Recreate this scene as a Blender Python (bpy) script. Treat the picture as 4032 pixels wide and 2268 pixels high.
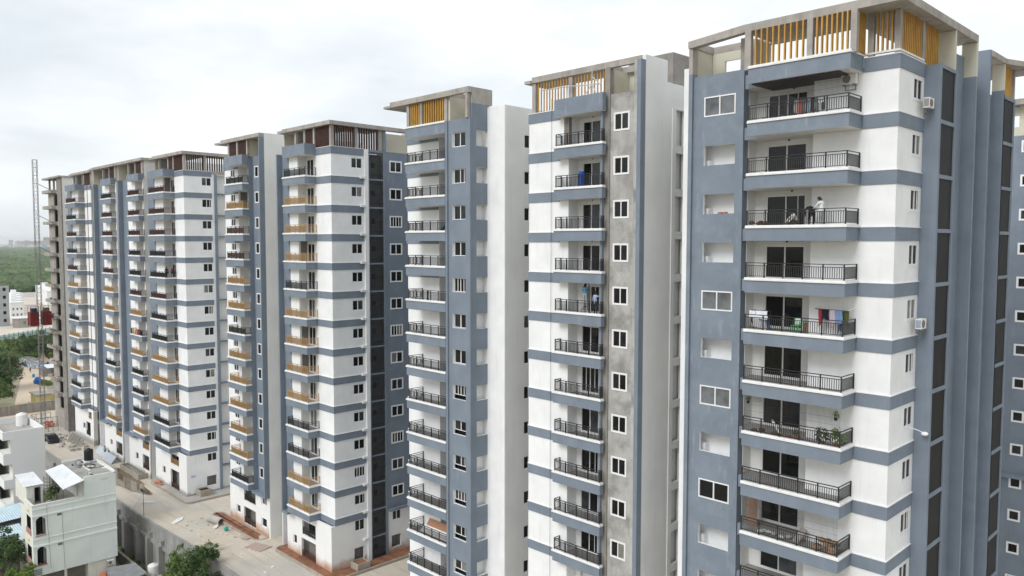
import bpy, bmesh, math, random
from mathutils import Vector, Matrix, noise
R = math.radians
HAZE_DENSITY = 0.00008
random.seed(7)
for o in list(bpy.data.objects): bpy.data.objects.remove(o)
SC = bpy.context.scene
COL = SC.collection

# ------------------------------------------------------------------ camera
HEAD, PITCH, ROLL = R(45.653), R(3.342), R(0.069)
CAMZ = 35.5
cam = bpy.data.cameras.new('camera')
cam.sensor_width = 36.0
cam.lens = 3078.8 / 4032 * 36.0
cam.clip_start = 0.5
cam.clip_end = 30000
co = bpy.data.objects.new('camera', cam)
COL.objects.link(co)
_v = Vector((-math.sin(HEAD) * math.cos(PITCH), math.cos(HEAD) * math.cos(PITCH), -math.sin(PITCH)))
_r = Vector((math.cos(HEAD), math.sin(HEAD), 0))
_u = _r.cross(_v)
_r2 = _r * math.cos(ROLL) + _u * math.sin(ROLL)
_u2 = _u * math.cos(ROLL) - _r * math.sin(ROLL)
co.matrix_world = Matrix(((_r2.x, _u2.x, -_v.x, 0), (_r2.y, _u2.y, -_v.y, 0), (_r2.z, _u2.z, -_v.z, CAMZ), (0, 0, 0, 1)))
SC.camera = co

# ------------------------------------------------------------------ sky (overcast), sun, exposure
SUN_EL, SUN_AZ = R(41), R(178)      # azimuth measured clockwise from +Y
wd = bpy.data.worlds.new('World'); SC.world = wd; wd.use_nodes = True
nt = wd.node_tree; nt.nodes.clear()
N = nt.nodes.new; L = nt.links.new
out = N('ShaderNodeOutputWorld'); bg = N('ShaderNodeBackground'); L(bg.outputs[0], out.inputs[0])
sky = N('ShaderNodeTexSky'); sky.sky_type = 'NISHITA'; sky.sun_disc = False
sky.sun_elevation = SUN_EL; sky.sun_rotation = SUN_AZ; sky.air_density = 1.2; sky.dust_density = 2.0
skyk = N('ShaderNodeMix'); skyk.data_type = 'RGBA'; skyk.blend_type = 'MULTIPLY'; skyk.inputs[0].default_value = 1
L(sky.outputs[0], skyk.inputs[6]); skyk.inputs[7].default_value = (0.10, 0.10, 0.10, 1)
tc = N('ShaderNodeTexCoord')
mp = N('ShaderNodeMapping'); mp.inputs[3].default_value = (1.0, 1.0, 3.2); L(tc.outputs['Generated'], mp.inputs[0])
n1 = N('ShaderNodeTexNoise'); n1.inputs['Scale'].default_value = 3.0; n1.inputs['Detail'].default_value = 7; n1.inputs['Roughness'].default_value = 0.55
L(mp.outputs[0], n1.inputs[0])
n2 = N('ShaderNodeTexNoise'); n2.inputs['Scale'].default_value = 1.5; n2.inputs['Detail'].default_value = 4; L(mp.outputs[0], n2.inputs[0])
cr = N('ShaderNodeValToRGB'); L(n1.outputs[0], cr.inputs[0])
cr.color_ramp.elements[0].position = 0.36; cr.color_ramp.elements[0].color = (0.70, 0.748, 0.785, 1)
cr.color_ramp.elements[1].position = 0.64; cr.color_ramp.elements[1].color = (0.90, 0.92, 0.935, 1)
mr = N('ShaderNodeMapRange'); L(n2.outputs[0], mr.inputs[0])
mr.inputs[1].default_value = 0.35; mr.inputs[2].default_value = 0.62; mr.inputs[3].default_value = 0.84; mr.inputs[4].default_value = 1.0
mx = N('ShaderNodeMix'); mx.data_type = 'RGBA'
L(mr.outputs[0], mx.inputs[0]); L(skyk.outputs[2], mx.inputs[6]); L(cr.outputs[0], mx.inputs[7])
L(mx.outputs[2], bg.inputs[0]); bg.inputs[1].default_value = 1.0

sl = bpy.data.lights.new('sun', 'SUN'); sl.energy = 1.5; sl.angle = R(28); sl.color = (1.0, 0.99, 0.98)
so = bpy.data.objects.new('sun', sl); COL.objects.link(so)
_sd = Vector((math.sin(SUN_AZ) * math.cos(SUN_EL), math.cos(SUN_AZ) * math.cos(SUN_EL), math.sin(SUN_EL)))
so.rotation_euler = _sd.to_track_quat('Z', 'Y').to_euler()
vs = SC.view_settings
vs.view_transform = 'Standard'; vs.look = 'None'; vs.gamma = 1; vs.use_curve_mapping = False; vs.exposure = 0.34

# ------------------------------------------------------------------ mesh helpers
WL = {}
class MB:
    def __init__(s): s.v = []; s.f = []; s.m = []
    def add(s, vs, fs, m=0):
        n = len(s.v); s.v += [tuple(a) for a in vs]
        s.f += [tuple(n + i for i in f) for f in fs]
        s.m += list(m) if isinstance(m, (list, tuple)) else [m] * len(fs)
    def box(s, x0, x1, y0, y1, z0, z1, m=0, mt=None, mb=None):
        mt = m if mt is None else mt; mb = m if mb is None else mb
        s.add([(x0, y0, z0), (x1, y0, z0), (x1, y1, z0), (x0, y1, z0), (x0, y0, z1), (x1, y0, z1), (x1, y1, z1), (x0, y1, z1)],
              [(0, 3, 2, 1), (4, 5, 6, 7), (0, 1, 5, 4), (1, 2, 6, 5), (2, 3, 7, 6), (3, 0, 4, 7)], [mb, mt, m, m, m, m])
    def prism(s, poly, z0, z1, m=0, mt=None, mb=None):
        mt = m if mt is None else mt; mb = m if mb is None else mb
        a = sum(poly[i][0] * poly[(i + 1) % len(poly)][1] - poly[(i + 1) % len(poly)][0] * poly[i][1] for i in range(len(poly)))
        if a < 0: poly = poly[::-1]
        n = len(poly)
        vs = [(x, y, z0) for x, y in poly] + [(x, y, z1) for x, y in poly]
        fs = [tuple(range(n))[::-1], tuple(range(n, 2 * n))] + [(i, (i + 1) % n, n + (i + 1) % n, n + i) for i in range(n)]
        s.add(vs, fs, [mb, mt] + [m] * n)
    def bar(s, p, q, w, h=None, m=0):
        p = Vector(p); q = Vector(q); d = (q - p)
        if d.length < 1e-6: return
        d.normalize(); h = w if h is None else h
        up = Vector((0, 0, 1)) if abs(d.z) < .95 else Vector((0, 1, 0))
        a = d.cross(up).normalized() * (w / 2); b = a.cross(d).normalized() * (h / 2)
        vs = [p - a - b, p + a - b, p + a + b, p - a + b, q - a - b, q + a - b, q + a + b, q - a + b]
        s.add(vs, [(0, 1, 2, 3), (7, 6, 5, 4), (0, 4, 5, 1), (1, 5, 6, 2), (2, 6, 7, 3), (3, 7, 4, 0)], m)
    def cyl(s, p, q, r0, r1=None, n=8, m=0, cap=True):
        p = Vector(p); q = Vector(q); d = (q - p).normalized(); r1 = r0 if r1 is None else r1
        up = Vector((0, 0, 1)) if abs(d.z) < .95 else Vector((1, 0, 0))
        a = d.cross(up).normalized(); b = d.cross(a)
        vs = []
        for c, r in ((p, r0), (q, r1)):
            for i in range(n):
                t = 2 * math.pi * i / n; vs.append(c + a * (r * math.cos(t)) + b * (r * math.sin(t)))
        fs = [(i, (i + 1) % n, n + (i + 1) % n, n + i) for i in range(n)]
        if cap: fs += [tuple(range(n))[::-1], tuple(range(n, 2 * n))]
        s.add(vs, fs, m)
    def tube(s, pts, r, n=6, m=0):
        for a, b in zip(pts[:-1], pts[1:]): s.cyl(a, b, r, n=n, m=m)
    def lathe(s, prof, c=(0, 0, 0), n=16, m=0):
        vs = []; k = len(prof)
        for i in range(n):
            t = 2 * math.pi * i / n
            vs += [(c[0] + r * math.cos(t), c[1] + r * math.sin(t), c[2] + z) for r, z in prof]
        fs = [(i * k + j, ((i + 1) % n) * k + j, ((i + 1) % n) * k + j + 1, i * k + j + 1) for i in range(n) for j in range(k - 1)]
        s.add(vs, fs, m)
    def ell(s, c, rx, ry, rz, n=10, k=7, m=0):
        prof = [(math.sin(math.pi * j / k), -math.cos(math.pi * j / k)) for j in range(k + 1)]
        vs = []
        for i in range(n):
            t = 2 * math.pi * i / n
            vs += [(c[0] + rx * r * math.cos(t), c[1] + ry * r * math.sin(t), c[2] + rz * z) for r, z in prof]
        kk = k + 1
        fs = [(i * kk + j, ((i + 1) % n) * kk + j, ((i + 1) % n) * kk + j + 1, i * kk + j + 1) for i in range(n) for j in range(k)]
        s.add(vs, fs, m)
    def mesh(s, name, mats, smooth=False):
        me = bpy.data.meshes.new(name)
        me.from_pydata(s.v, [], s.f)
        for mt in (mats if isinstance(mats, (list, tuple)) else [mats]): me.materials.append(mt)
        me.polygons.foreach_set('material_index', s.m)
        if smooth: me.polygons.foreach_set('use_smooth', [True] * len(me.polygons))
        me.update()
        return me
def put(name, me, parent=None, loc=(0, 0, 0), rz=0, sc=None):
    o = bpy.data.objects.new(name, me); COL.objects.link(o)
    w = Vector(loc)
    WL[o.name] = w
    if parent is not None:
        o.parent = parent; o.location = w - WL[parent.name]
        if parent.rotation_euler.z:
            pr = parent.rotation_euler.z
            o.location = Matrix.Rotation(-pr, 3, 'Z') @ (w - WL[parent.name]); rz = rz - pr
    else: o.location = w
    o.rotation_euler.z = rz
    if sc: o.scale = sc
    return o
def tag(o, label=None, cat=None, group=None, kind=None):
    if label: o['label'] = label
    if cat: o['category'] = cat
    if group: o['group'] = group
    if kind: o['kind'] = kind
    return o
def thing(name, label, cat, loc, group=None, rz=0):
    o = bpy.data.objects.new(name, None); COL.objects.link(o); o.location = loc; o.rotation_euler.z = rz
    o.empty_display_size = .3
    WL[o.name] = Vector(loc)
    return tag(o, label, cat, group)
def offset_path(path, d):
    # offset an open polyline to its right side by d (mitred)
    out = []
    n = len(path)
    for i in range(n):
        ns = []
        if i > 0:
            a, b = path[i - 1], path[i]; l = math.hypot(b[0] - a[0], b[1] - a[1]); ns.append(((b[1] - a[1]) / l, -(b[0] - a[0]) / l))
        if i < n - 1:
            a, b = path[i], path[i + 1]; l = math.hypot(b[0] - a[0], b[1] - a[1]); ns.append(((b[1] - a[1]) / l, -(b[0] - a[0]) / l))
        if len(ns) == 1: nx, ny = ns[0]
        else:
            sx, sy = ns[0][0] + ns[1][0], ns[0][1] + ns[1][1]; k = 2 / (sx * sx + sy * sy); nx, ny = sx * k, sy * k
        out.append((path[i][0] + nx * d, path[i][1] + ny * d))
    return out
def strip_poly(path, o, i):
    return offset_path(path, o) + offset_path(path, -i)[::-1]

# ------------------------------------------------------------------ materials
def new_mat(name):
    m = bpy.data.materials.new(name); m.use_nodes = True
    t = m.node_tree; b = t.nodes['Principled BSDF']
    return m, t, b
def noise_node(t, vec, scale, detail=4, rough=.55):
    n = t.nodes.new('ShaderNodeTexNoise'); n.inputs['Scale'].default_value = scale
    n.inputs['Detail'].default_value = detail; n.inputs['Roughness'].default_value = rough
    t.links.new(vec, n.inputs[0]); return n.outputs[0]
def maprange(t, v, a, b, c, d):
    n = t.nodes.new('ShaderNodeMapRange'); t.links.new(v, n.inputs[0])
    for i, x in enumerate((a, b, c, d)): n.inputs[i + 1].default_value = x
    return n.outputs[0]
def mixc(t, f, a, b, blend='MIX'):
    n = t.nodes.new('ShaderNodeMix'); n.data_type = 'RGBA'; n.blend_type = blend
    for k, x in ((0, f), (6, a), (7, b)):
        if isinstance(x, (int, float)): n.inputs[k].default_value = x
        elif isinstance(x, tuple): n.inputs[k].default_value = (*x, 1) if len(x) == 3 else x
        else: t.links.new(x, n.inputs[k])
    return n.outputs[2]
def mathn(t, op, a, b=None):
    n = t.nodes.new('ShaderNodeMath'); n.operation = op
    for k, x in ((0, a), (1, b)):
        if x is None: continue
        if isinstance(x, (int, float)): n.inputs[k].default_value = x
        else: t.links.new(x, n.inputs[k])
    return n.outputs[0]
def mapping(t, vec, sc):
    n = t.nodes.new('ShaderNodeMapping'); n.inputs[3].default_value = sc; t.links.new(vec, n.inputs[0]); return n.outputs[0]
def surf(name, col, rough=.85, var=.06, vscale=.5, streak=0, scol=(.25, .22, .19), sthr=(.55, .72), bump=.15, bscale=25, spots=0,
         blotch=0, bcol=(.1, .1, .1), bthr=(.5, .7), bsc=.5, spec=.3, splash=None, metal=0, smap=(1.6, 1.6, .16)):
    m, t, b = new_mat(name)
    pos = t.nodes.new('ShaderNodeNewGeometry').outputs['Position']
    f = maprange(t, noise_node(t, pos, vscale, 5), .3, .7, 1 - var, 1 + var)
    c = mixc(t, 1.0, col, f, 'MULTIPLY')
    if blotch:
        k = maprange(t, noise_node(t, pos, bsc, 6, .62), bthr[0], bthr[1], 0, blotch)
        c = mixc(t, k, c, bcol)
    if streak:
        v = mapping(t, pos, smap)
        k = maprange(t, noise_node(t, v, 1.0, 6, .6), sthr[0], sthr[1], 0, streak)
        c = mixc(t, k, c, scol)
    if spots:
        k = maprange(t, noise_node(t, pos, 3.2, 3), .68, .76, 0, spots)
        c = mixc(t, k, c, scol)
    if splash:
        z0, z1, pc = splash
        sx = t.nodes.new('ShaderNodeSeparateXYZ'); t.links.new(pos, sx.inputs[0])
        zz = mathn(t, 'ADD', sx.outputs[2], mathn(t, 'MULTIPLY', noise_node(t, pos, .8, 5), -1.4))
        k = maprange(t, zz, z1 - .7, z0 - .7, 0, .85)
        c = mixc(t, k, c, pc)
    t.links.new(c, b.inputs['Base Color'])
    b.inputs['Roughness'].default_value = rough; b.inputs['Metallic'].default_value = metal
    b.inputs['Specular IOR Level'].default_value = spec
    if bump:
        bn = t.nodes.new('ShaderNodeBump'); bn.inputs['Strength'].default_value = bump; bn.inputs['Distance'].default_value = .03
        t.links.new(noise_node(t, pos, bscale, 3), bn.inputs['Height']); t.links.new(bn.outputs[0], b.inputs['Normal'])
    return m
WHITE = surf('white paint', (.81, .82, .825), var=.06, vscale=.6, streak=.22, scol=(.52, .51, .48), sthr=(.55, .75), smap=(2.6, 2.6, .3), blotch=.06, bcol=(.6, .6, .58), bsc=1.5, bump=.12)
WHITEG = surf('white paint mud splashed', (.79, .79, .78), var=.03, streak=.12, scol=(.5, .48, .45), splash=(.2, 1.25, (.40, .185, .075)))
WHITEP = surf('white paint grey base', (.81, .81, .80), var=.03, streak=.12, scol=(.5, .48, .45), splash=(-.55, .1, (.30, .29, .27)))
WHITET = surf('off white paint', (.77, .77, .755), var=.06, vscale=.35, streak=.22, scol=(.52, .50, .47), sthr=(.54, .74), smap=(2.2, 2.2, .12), bump=.12)
BLUE = surf('slate blue paint', (.190, .227, .276), var=.10, vscale=.6, blotch=.2, bcol=(.225, .266, .315), bthr=(.5, .66), bsc=1.1, streak=.20, scol=(.33, .38, .44), sthr=(.56, .74), bump=.2, bscale=30, rough=.8)
BLUEW = surf('slate blue paint weathered', (.194, .232, .282), var=.09, vscale=.7, streak=.28, scol=(.44, .49, .54), sthr=(.58, .72), bump=.2, rough=.8, smap=(3.2, 3.2, .55), blotch=.25, bcol=(.27, .32, .375), bthr=(.5, .62), bsc=.9)
LEDGE = surf('white ledge', (.76, .76, .75), var=.06, vscale=2, streak=.25, scol=(.42, .41, .39), spots=.3, bump=.2)
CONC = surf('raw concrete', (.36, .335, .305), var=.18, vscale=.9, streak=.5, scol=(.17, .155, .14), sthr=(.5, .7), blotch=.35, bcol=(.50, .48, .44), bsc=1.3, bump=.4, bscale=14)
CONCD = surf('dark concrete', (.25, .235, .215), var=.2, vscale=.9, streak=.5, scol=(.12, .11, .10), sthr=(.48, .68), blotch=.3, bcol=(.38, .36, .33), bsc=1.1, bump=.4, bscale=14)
PLAST = surf('grey cement plaster', (.43, .422, .405), var=.16, vscale=.5, blotch=.8, bcol=(.20, .192, .18), bthr=(.47, .66), bsc=.6, streak=.65, scol=(.33, .315, .295), sthr=(.5,.66), spots=.6, bump=.25, bscale=18)
CREAM = surf('cream primer', (.58, .555, .46), var=.06, vscale=.6, streak=.15, scol=(.42, .38, .30))
GREYW = surf('bare grey room wall', (.20, .19, .175), var=.15, vscale=1.2)
TILE = surf('grey floor tile', (.27, .26, .25), var=.08, vscale=2, bump=0, rough=.5)
OCHRE = surf('ochre louvre paint', (.52, .30, .07), var=.15, vscale=1.5, bump=.05, rough=.6, streak=.3, scol=(.42, .16, .05), sthr=(.5, .6))
RUST = surf('red oxide louvre paint', (.085, .046, .038), var=.3, vscale=2.5, bump=.1, rough=.7, streak=.4, scol=(.09, .05, .04))
BLACKM = surf('black railing paint', (.018, .018, .02), var=.1, bump=0, rough=.45, spec=.5)
GOLDM = surf('gold railing paint', (.43, .265, .11), var=.1, bump=0, rough=.5, spec=.5)
BROWNM = surf('brown railing primer', (.085, .045, .04), var=.15, bump=0, rough=.6)
FRAME = surf('white window frame', (.80, .80, .80), var=.02, bump=0, rough=.45, spec=.5)
DARK = surf('painted room shade', (.012, .012, .013), var=.2, bump=0, rough=1)  # near-black colour stands for the shade inside rooms and openings
BLACKP = surf('black plastic', (.015, .015, .016), var=.2, bump=0, rough=.4)
STEEL = surf('dull steel', (.22, .22, .22), var=.2, vscale=2, bump=0, rough=.45, metal=.6)
RSTEEL = surf('rusty steel', (.16, .11, .085), var=.3, vscale=2, bump=0, rough=.7)
def glass_mat():
    m, t, b = new_mat('window glass')
    rnd = t.nodes.new('ShaderNodeObjectInfo').outputs['Random']
    cr = t.nodes.new('ShaderNodeValToRGB'); t.links.new(rnd, cr.inputs[0])
    e = cr.color_ramp.elements
    e[0].position = 0; e[0].color = (.004, .0045, .005, 1); e[1].position = 1; e[1].color = (.075, .08, .088, 1)
    x = cr.color_ramp.elements.new(.55); x.color = (.007, .008, .009, 1)
    x = cr.color_ramp.elements.new(.8); x.color = (.02, .022, .025, 1)
    pos = t.nodes.new('ShaderNodeNewGeometry').outputs['Position']
    f = maprange(t, noise_node(t, pos, 1.1, 3), .35, .65, .5, 1.6)
    t.links.new(mixc(t, 1.0, cr.outputs[0], f, 'MULTIPLY'), b.inputs['Base Color'])
    b.inputs['Roughness'].default_value = .07; b.inputs['Specular IOR Level'].default_value = .33
    return m
GLASS = glass_mat()
def screen_mat():
    m, t, b = new_mat('dark mesh screen')
    pos = t.nodes.new('ShaderNodeNewGeometry').outputs['Position']
    w = t.nodes.new('ShaderNodeTexWave'); w.bands_direction = 'Y'; w.inputs['Scale'].default_value = 5.2; t.links.new(pos, w.inputs[0])
    n = noise_node(t, pos, .6, 3)
    c = mixc(t, maprange(t, w.outputs[1], .2, .8, 0, 1), (.006, .006, .007), (.022, .022, .024))
    c = mixc(t, maprange(t, n, .4, .7, 0, .5), c, (.024, .025, .028))
    t.links.new(c, b.inputs['Base Color']); b.inputs['Roughness'].default_value = .6; b.inputs['Specular IOR Level'].default_value = .15
    return m
SCREEN = screen_mat()
def plain(name, col, rough=.7, var=.12, vs=6, **k): return surf(name, col, rough=rough, var=var, vscale=vs, bump=0, **k)
# ------------------------------------------------------------------ building kit
ZT, ST = 45.487, 3.05
def zk(k): return ZT - ST * k
def wall_mb(axis, c, a0, a1, z0, z1, t=.2, ops=(), mb=None, m=0, mr=1):
    mb = mb or MB()
    E = 1e-4
    ops = [(max(o[0], a0), min(o[1], a1), max(o[2], z0), min(o[3], z1)) for o in ops if o[1] > a0 and o[0] < a1 and o[3] > z0 and o[2] < z1]
    As = sorted(set([a0, a1] + [x for o in ops for x in o[:2]])); Zs = sorted(set([z0, z1] + [x for o in ops for x in o[2:]]))
    def solid(i, j):
        if i < 0 or j < 0 or i >= len(As) - 1 or j >= len(Zs) - 1: return None
        a, z = (As[i] + As[i + 1]) / 2, (Zs[j] + Zs[j + 1]) / 2
        return not any(o[0] < a < o[1] and o[2] < z < o[3] for o in ops)
    def P(a, d, z): return (a, c + d, z) if axis == 'A' else (c - d, a, z)
    for i in range(len(As) - 1):
        j = 0
        while j < len(Zs) - 1:
            if not solid(i, j): j += 1; continue
            j2 = j
            while j2 + 1 < len(Zs) - 1 and solid(i, j2 + 1) and solid(i - 1, j2 + 1) == solid(i - 1, j) and solid(i + 1, j2 + 1) == solid(i + 1, j): j2 += 1
            aa, ab, za, zb = As[i], As[i + 1], Zs[j], Zs[j2 + 1]
            mb.add([P(aa, 0, za), P(ab, 0, za), P(ab, 0, zb), P(aa, 0, zb)], [(0, 1, 2, 3)], m)
            mb.add([P(aa, t, za), P(ab, t, za), P(ab, t, zb), P(aa, t, zb)], [(3, 2, 1, 0)], mr)
            for (ii, q) in ((i - 1, [(aa, za), (aa, zb)]), (i + 1, [(ab, za), (ab, zb)])):
                s_ = solid(ii, j)
                if not s_: mb.add([P(q[0][0], 0, q[0][1]), P(q[0][0], t, q[0][1]), P(q[1][0], t, q[1][1]), P(q[1][0], 0, q[1][1])], [(0, 1, 2, 3)], m if s_ is None else mr)
            for (jj, z) in ((j - 1, za), (j2 + 1, zb)):
                s_ = solid(i, jj)
                if not s_: mb.add([P(aa, 0, z), P(ab, 0, z), P(ab, t, z), P(aa, t, z)], [(0, 1, 2, 3)], m if s_ is None else mr)
            j = j2 + 1
    return mb
_cache = {}
def box_mesh(w, d, h, mat, name='panel'):
    k = ('box', round(w, 3), round(d, 3), round(h, 3), mat.name)
    if k not in _cache:
        b = MB(); b.box(0, w, 0, d, 0, h); _cache[k] = b.mesh(name, mat)
    return _cache[k]
def frame_mesh(w, h, mull, f=.065, d0=-.03, d1=.07, trim=0):
    k = ('fr', round(w, 3), round(h, 3), tuple(mull), f, trim, d1)
    if k not in _cache:
        b = MB()
        b.box(0, f, d0, d1, 0, h); b.box(w - f, w, d0, d1, 0, h); b.box(f, w - f, d0, d1, 0, f); b.box(f, w - f, d0, d1, h - f, h)
        for x, mw in mull: b.box(x - mw / 2, x + mw / 2, d0 + .01, d1 - .01, f, h - f)
        if trim:
            T = trim; e = .035
            b.box(-T, 0, -e, .04, -T, h + T); b.box(w, w + T, -e, .04, -T, h + T); b.box(0, w, -e, .04, -T, 0); b.box(0, w, -e, .04, h, h + T)
        _cache[k] = b.mesh('window', FRAME)
    return _cache[k]
WR = random.Random(11)
GREYG = surf('pale grey glass', (.13, .14, .15), var=.5, vscale=.9, bump=0, rough=.1, spec=.5)  # base colour lifted to a mottled pale grey
CURT = surf('curtained glass', (.20, .19, .175), var=.25, vscale=3, bump=0, rough=.12, spec=.5)
def window(par, axis, c, a0, a1, z0, z1, kind=None, inset=.05, trim=0, name='window', rng=WR, detail=True, fw=None):
    w, h = a1 - a0, z1 - z0
    kind = kind or rng.choice(['2', '2', '2', '2', '2o', '2p', '3'])
    f = fw or (.08 if detail else .085)
    if kind == '1': mull = []
    elif kind == '3': mull = [(w * .27, .05), (w * .5, .07), (w * .75, .05)]
    elif kind == '2p': mull = [(w * .5, .07), (w * .8, .05)]
    else: mull = [(w * .5, .08)]
    loc = (a0, c + inset, z0) if axis == 'A' else (c - inset, a0, z0)
    rz = 0 if axis == 'A' else R(90)
    o = put(name, frame_mesh(w, h, mull, f, trim=trim, d1=.07), par, loc, rz)
    def pane(x0, x1, y, mat):
        pm = box_mesh(x1 - x0, .012, h - 2 * f, mat, 'pane')
        off = Vector((x0, y, f)); off = Matrix.Rotation(rz, 3, 'Z') @ off
        p = bpy.data.objects.new('pane', pm); COL.objects.link(p); p.parent = o; p.location = (x0, y, f)
        WL[p.name] = Vector(loc) + off
    if kind == '1': pane(f, w - f, .03, GLASS)
    elif kind == '2o':
        s_ = rng.random() < .6
        pane(f, w * .5 - .03, .055 if s_ else .02, DARK if s_ else GLASS); pane(w * .5 + .03, w - f, .02 if s_ else .055, GLASS if s_ else DARK)  # open half is a near-black sheet, room shade put into its colour
    elif kind == 'grey': pane(f, w * .5 - .03, .04, GREYG); pane(w * .5 + .03, w - f, .02, GREYG)
    elif kind == 'dark': pane(f, w * .5 - .03, .05, DARK); pane(w * .5 + .03, w - f, .05, DARK)
    else:
        a_ = rng.random(); pane(f, w * .5 - .03, .035, CURT if a_ < .07 else GLASS); pane(w * .5 + .03, w - f, .015, CURT if .04 < a_ < .13 else GLASS)
    return o
def rail_mesh(path, mat, h=.86, z0=.17, sp=.125, post=1.25, bw=.03, rw=.062, bd=None):
    b = MB()
    zt, zm, zb = z0 + h, z0 + h - .15, z0 + .09
    for i, (p, q) in enumerate(zip(path[:-1], path[1:])):
        l = math.hypot(q[0] - p[0], q[1] - p[1]); dx, dy = (q[0] - p[0]) / l, (q[1] - p[1]) / l
        e0 = (p[0] - dx * rw / 2 * (i == 0), p[1] - dy * rw / 2 * (i == 0)); e1 = (q[0] + dx * rw / 2, q[1] + dy * rw / 2)
        s0 = e0 if i == 0 else (p[0] + dx * rw / 2, p[1] + dy * rw / 2)
        b.bar((*s0, zt), (*e1, zt), rw, .045); b.bar((*s0, zm), (*e1, zm), rw * .7, .035); b.bar((*s0, zb), (*e1, zb), rw * .7, .035)
        n = max(1, round(l / post))
        for k in range(n + 1):
            if k == 0 and i > 0: continue
            x, y = p[0] + dx * l * k / n, p[1] + dy * l * k / n
            b.box(x - rw / 2 - .002, x + rw / 2 + .002, y - rw / 2 - .002, y + rw / 2 + .002, z0 - .02, zt - .01)
        nb = max(2, round(l / sp))
        for k in range(1, nb):
            x, y = p[0] + dx * l * k / nb, p[1] + dy * l * k / nb
            hx, hy = (bw / 2, (bd or bw) / 2) if abs(dx) > .5 else ((bd or bw) / 2, bw / 2)
            b.add([(x - hx, y - hy, zb), (x + hx, y - hy, zb), (x + hx, y + hy, zb), (x - hx, y + hy, zb),
                   (x - hx, y - hy, zm), (x + hx, y - hy, zm), (x + hx, y + hy, zm), (x - hx, y + hy, zm)],
                  [(0, 1, 5, 4), (1, 2, 6, 5), (2, 3, 7, 6), (3, 0, 4, 7)])
    return b.mesh('railing', mat)
def balcony_mesh(poly, edge, zb=-.73, zt=0.0, ledge=True, wx=False):
    b = MB()
    b.prism(poly, zb, zt, 0, 2, 1)
    if ledge:
        b.prism(strip_poly(edge, .07, .20), zt + .002, zt + .10, 1)
        b.prism(strip_poly(edge, .03, .20), zt + .10, zt + .17, 1)
    return b.mesh('balcony', [BLUEW if wx else BLUE, LEDGE, TILE])
def band_mesh(path, zb=-.73, zt=0.0, o=.055, mat=None):
    b = MB(); b.prism(strip_poly(path, o, .05), zb, zt, 0); b.prism(strip_poly(path, o + .025, .05), zt + .001, zt + .05, 1)
    return b.mesh('floor_band', [mat or BLUE, LEDGE])
class Tower:
    def __init__(s, name, label, loc, group='apartment towers in the row'):
        s.r = thing(name, label, 'building', loc, group)
    def part(s, name, mb, mats, smooth=False, par=None, lab=None):
        o = put(name, mb.mesh(name, mats, smooth), par or s.r)
        if lab: o['label'] = lab
        return o
    def box(s, name, x0, x1, y0, y1, z0, z1, mat):
        b = MB(); b.box(x0, x1, y0, y1, z0, z1); return s.part(name, b, mat)
    def wall(s, axis, c, a0, a1, z0, z1, mat, ops=(), t=.2, rev=None, name='wall'):
        return s.part(name, wall_mb(axis, c, a0, a1, z0, z1, t, ops), [mat, rev or WHITE])
    def slats(s, axis, c, a0, a1, n, z0, z1, mat, w=.075, d=.17, par=None):
        k = ('slat', axis, w, d, round(z1 - z0, 3), mat.name)
        if k not in _cache:
            b = MB()
            if axis == 'A': b.box(-w / 2, w / 2, 0, d, 0, z1 - z0)
            else: b.box(-d, 0, -w / 2, w / 2, 0, z1 - z0)
            _cache[k] = b.mesh('louvre_slat', mat)
        for i in range(n):
            a = a0 + (a1 - a0) * (i + .5) / n
            o = put('louvre_slat', _cache[k], par or s.r, (a, c, z0) if axis == 'A' else (c, a, z0))
    def door(s, c, x0, x1, k, h=1.98, kind='2', floor=.06):
        window(s.r, 'A', c, x0, x1, zk(k) + floor, zk(k) + floor + h, kind, inset=.05, name='balcony_door')

TW = {}
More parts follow.
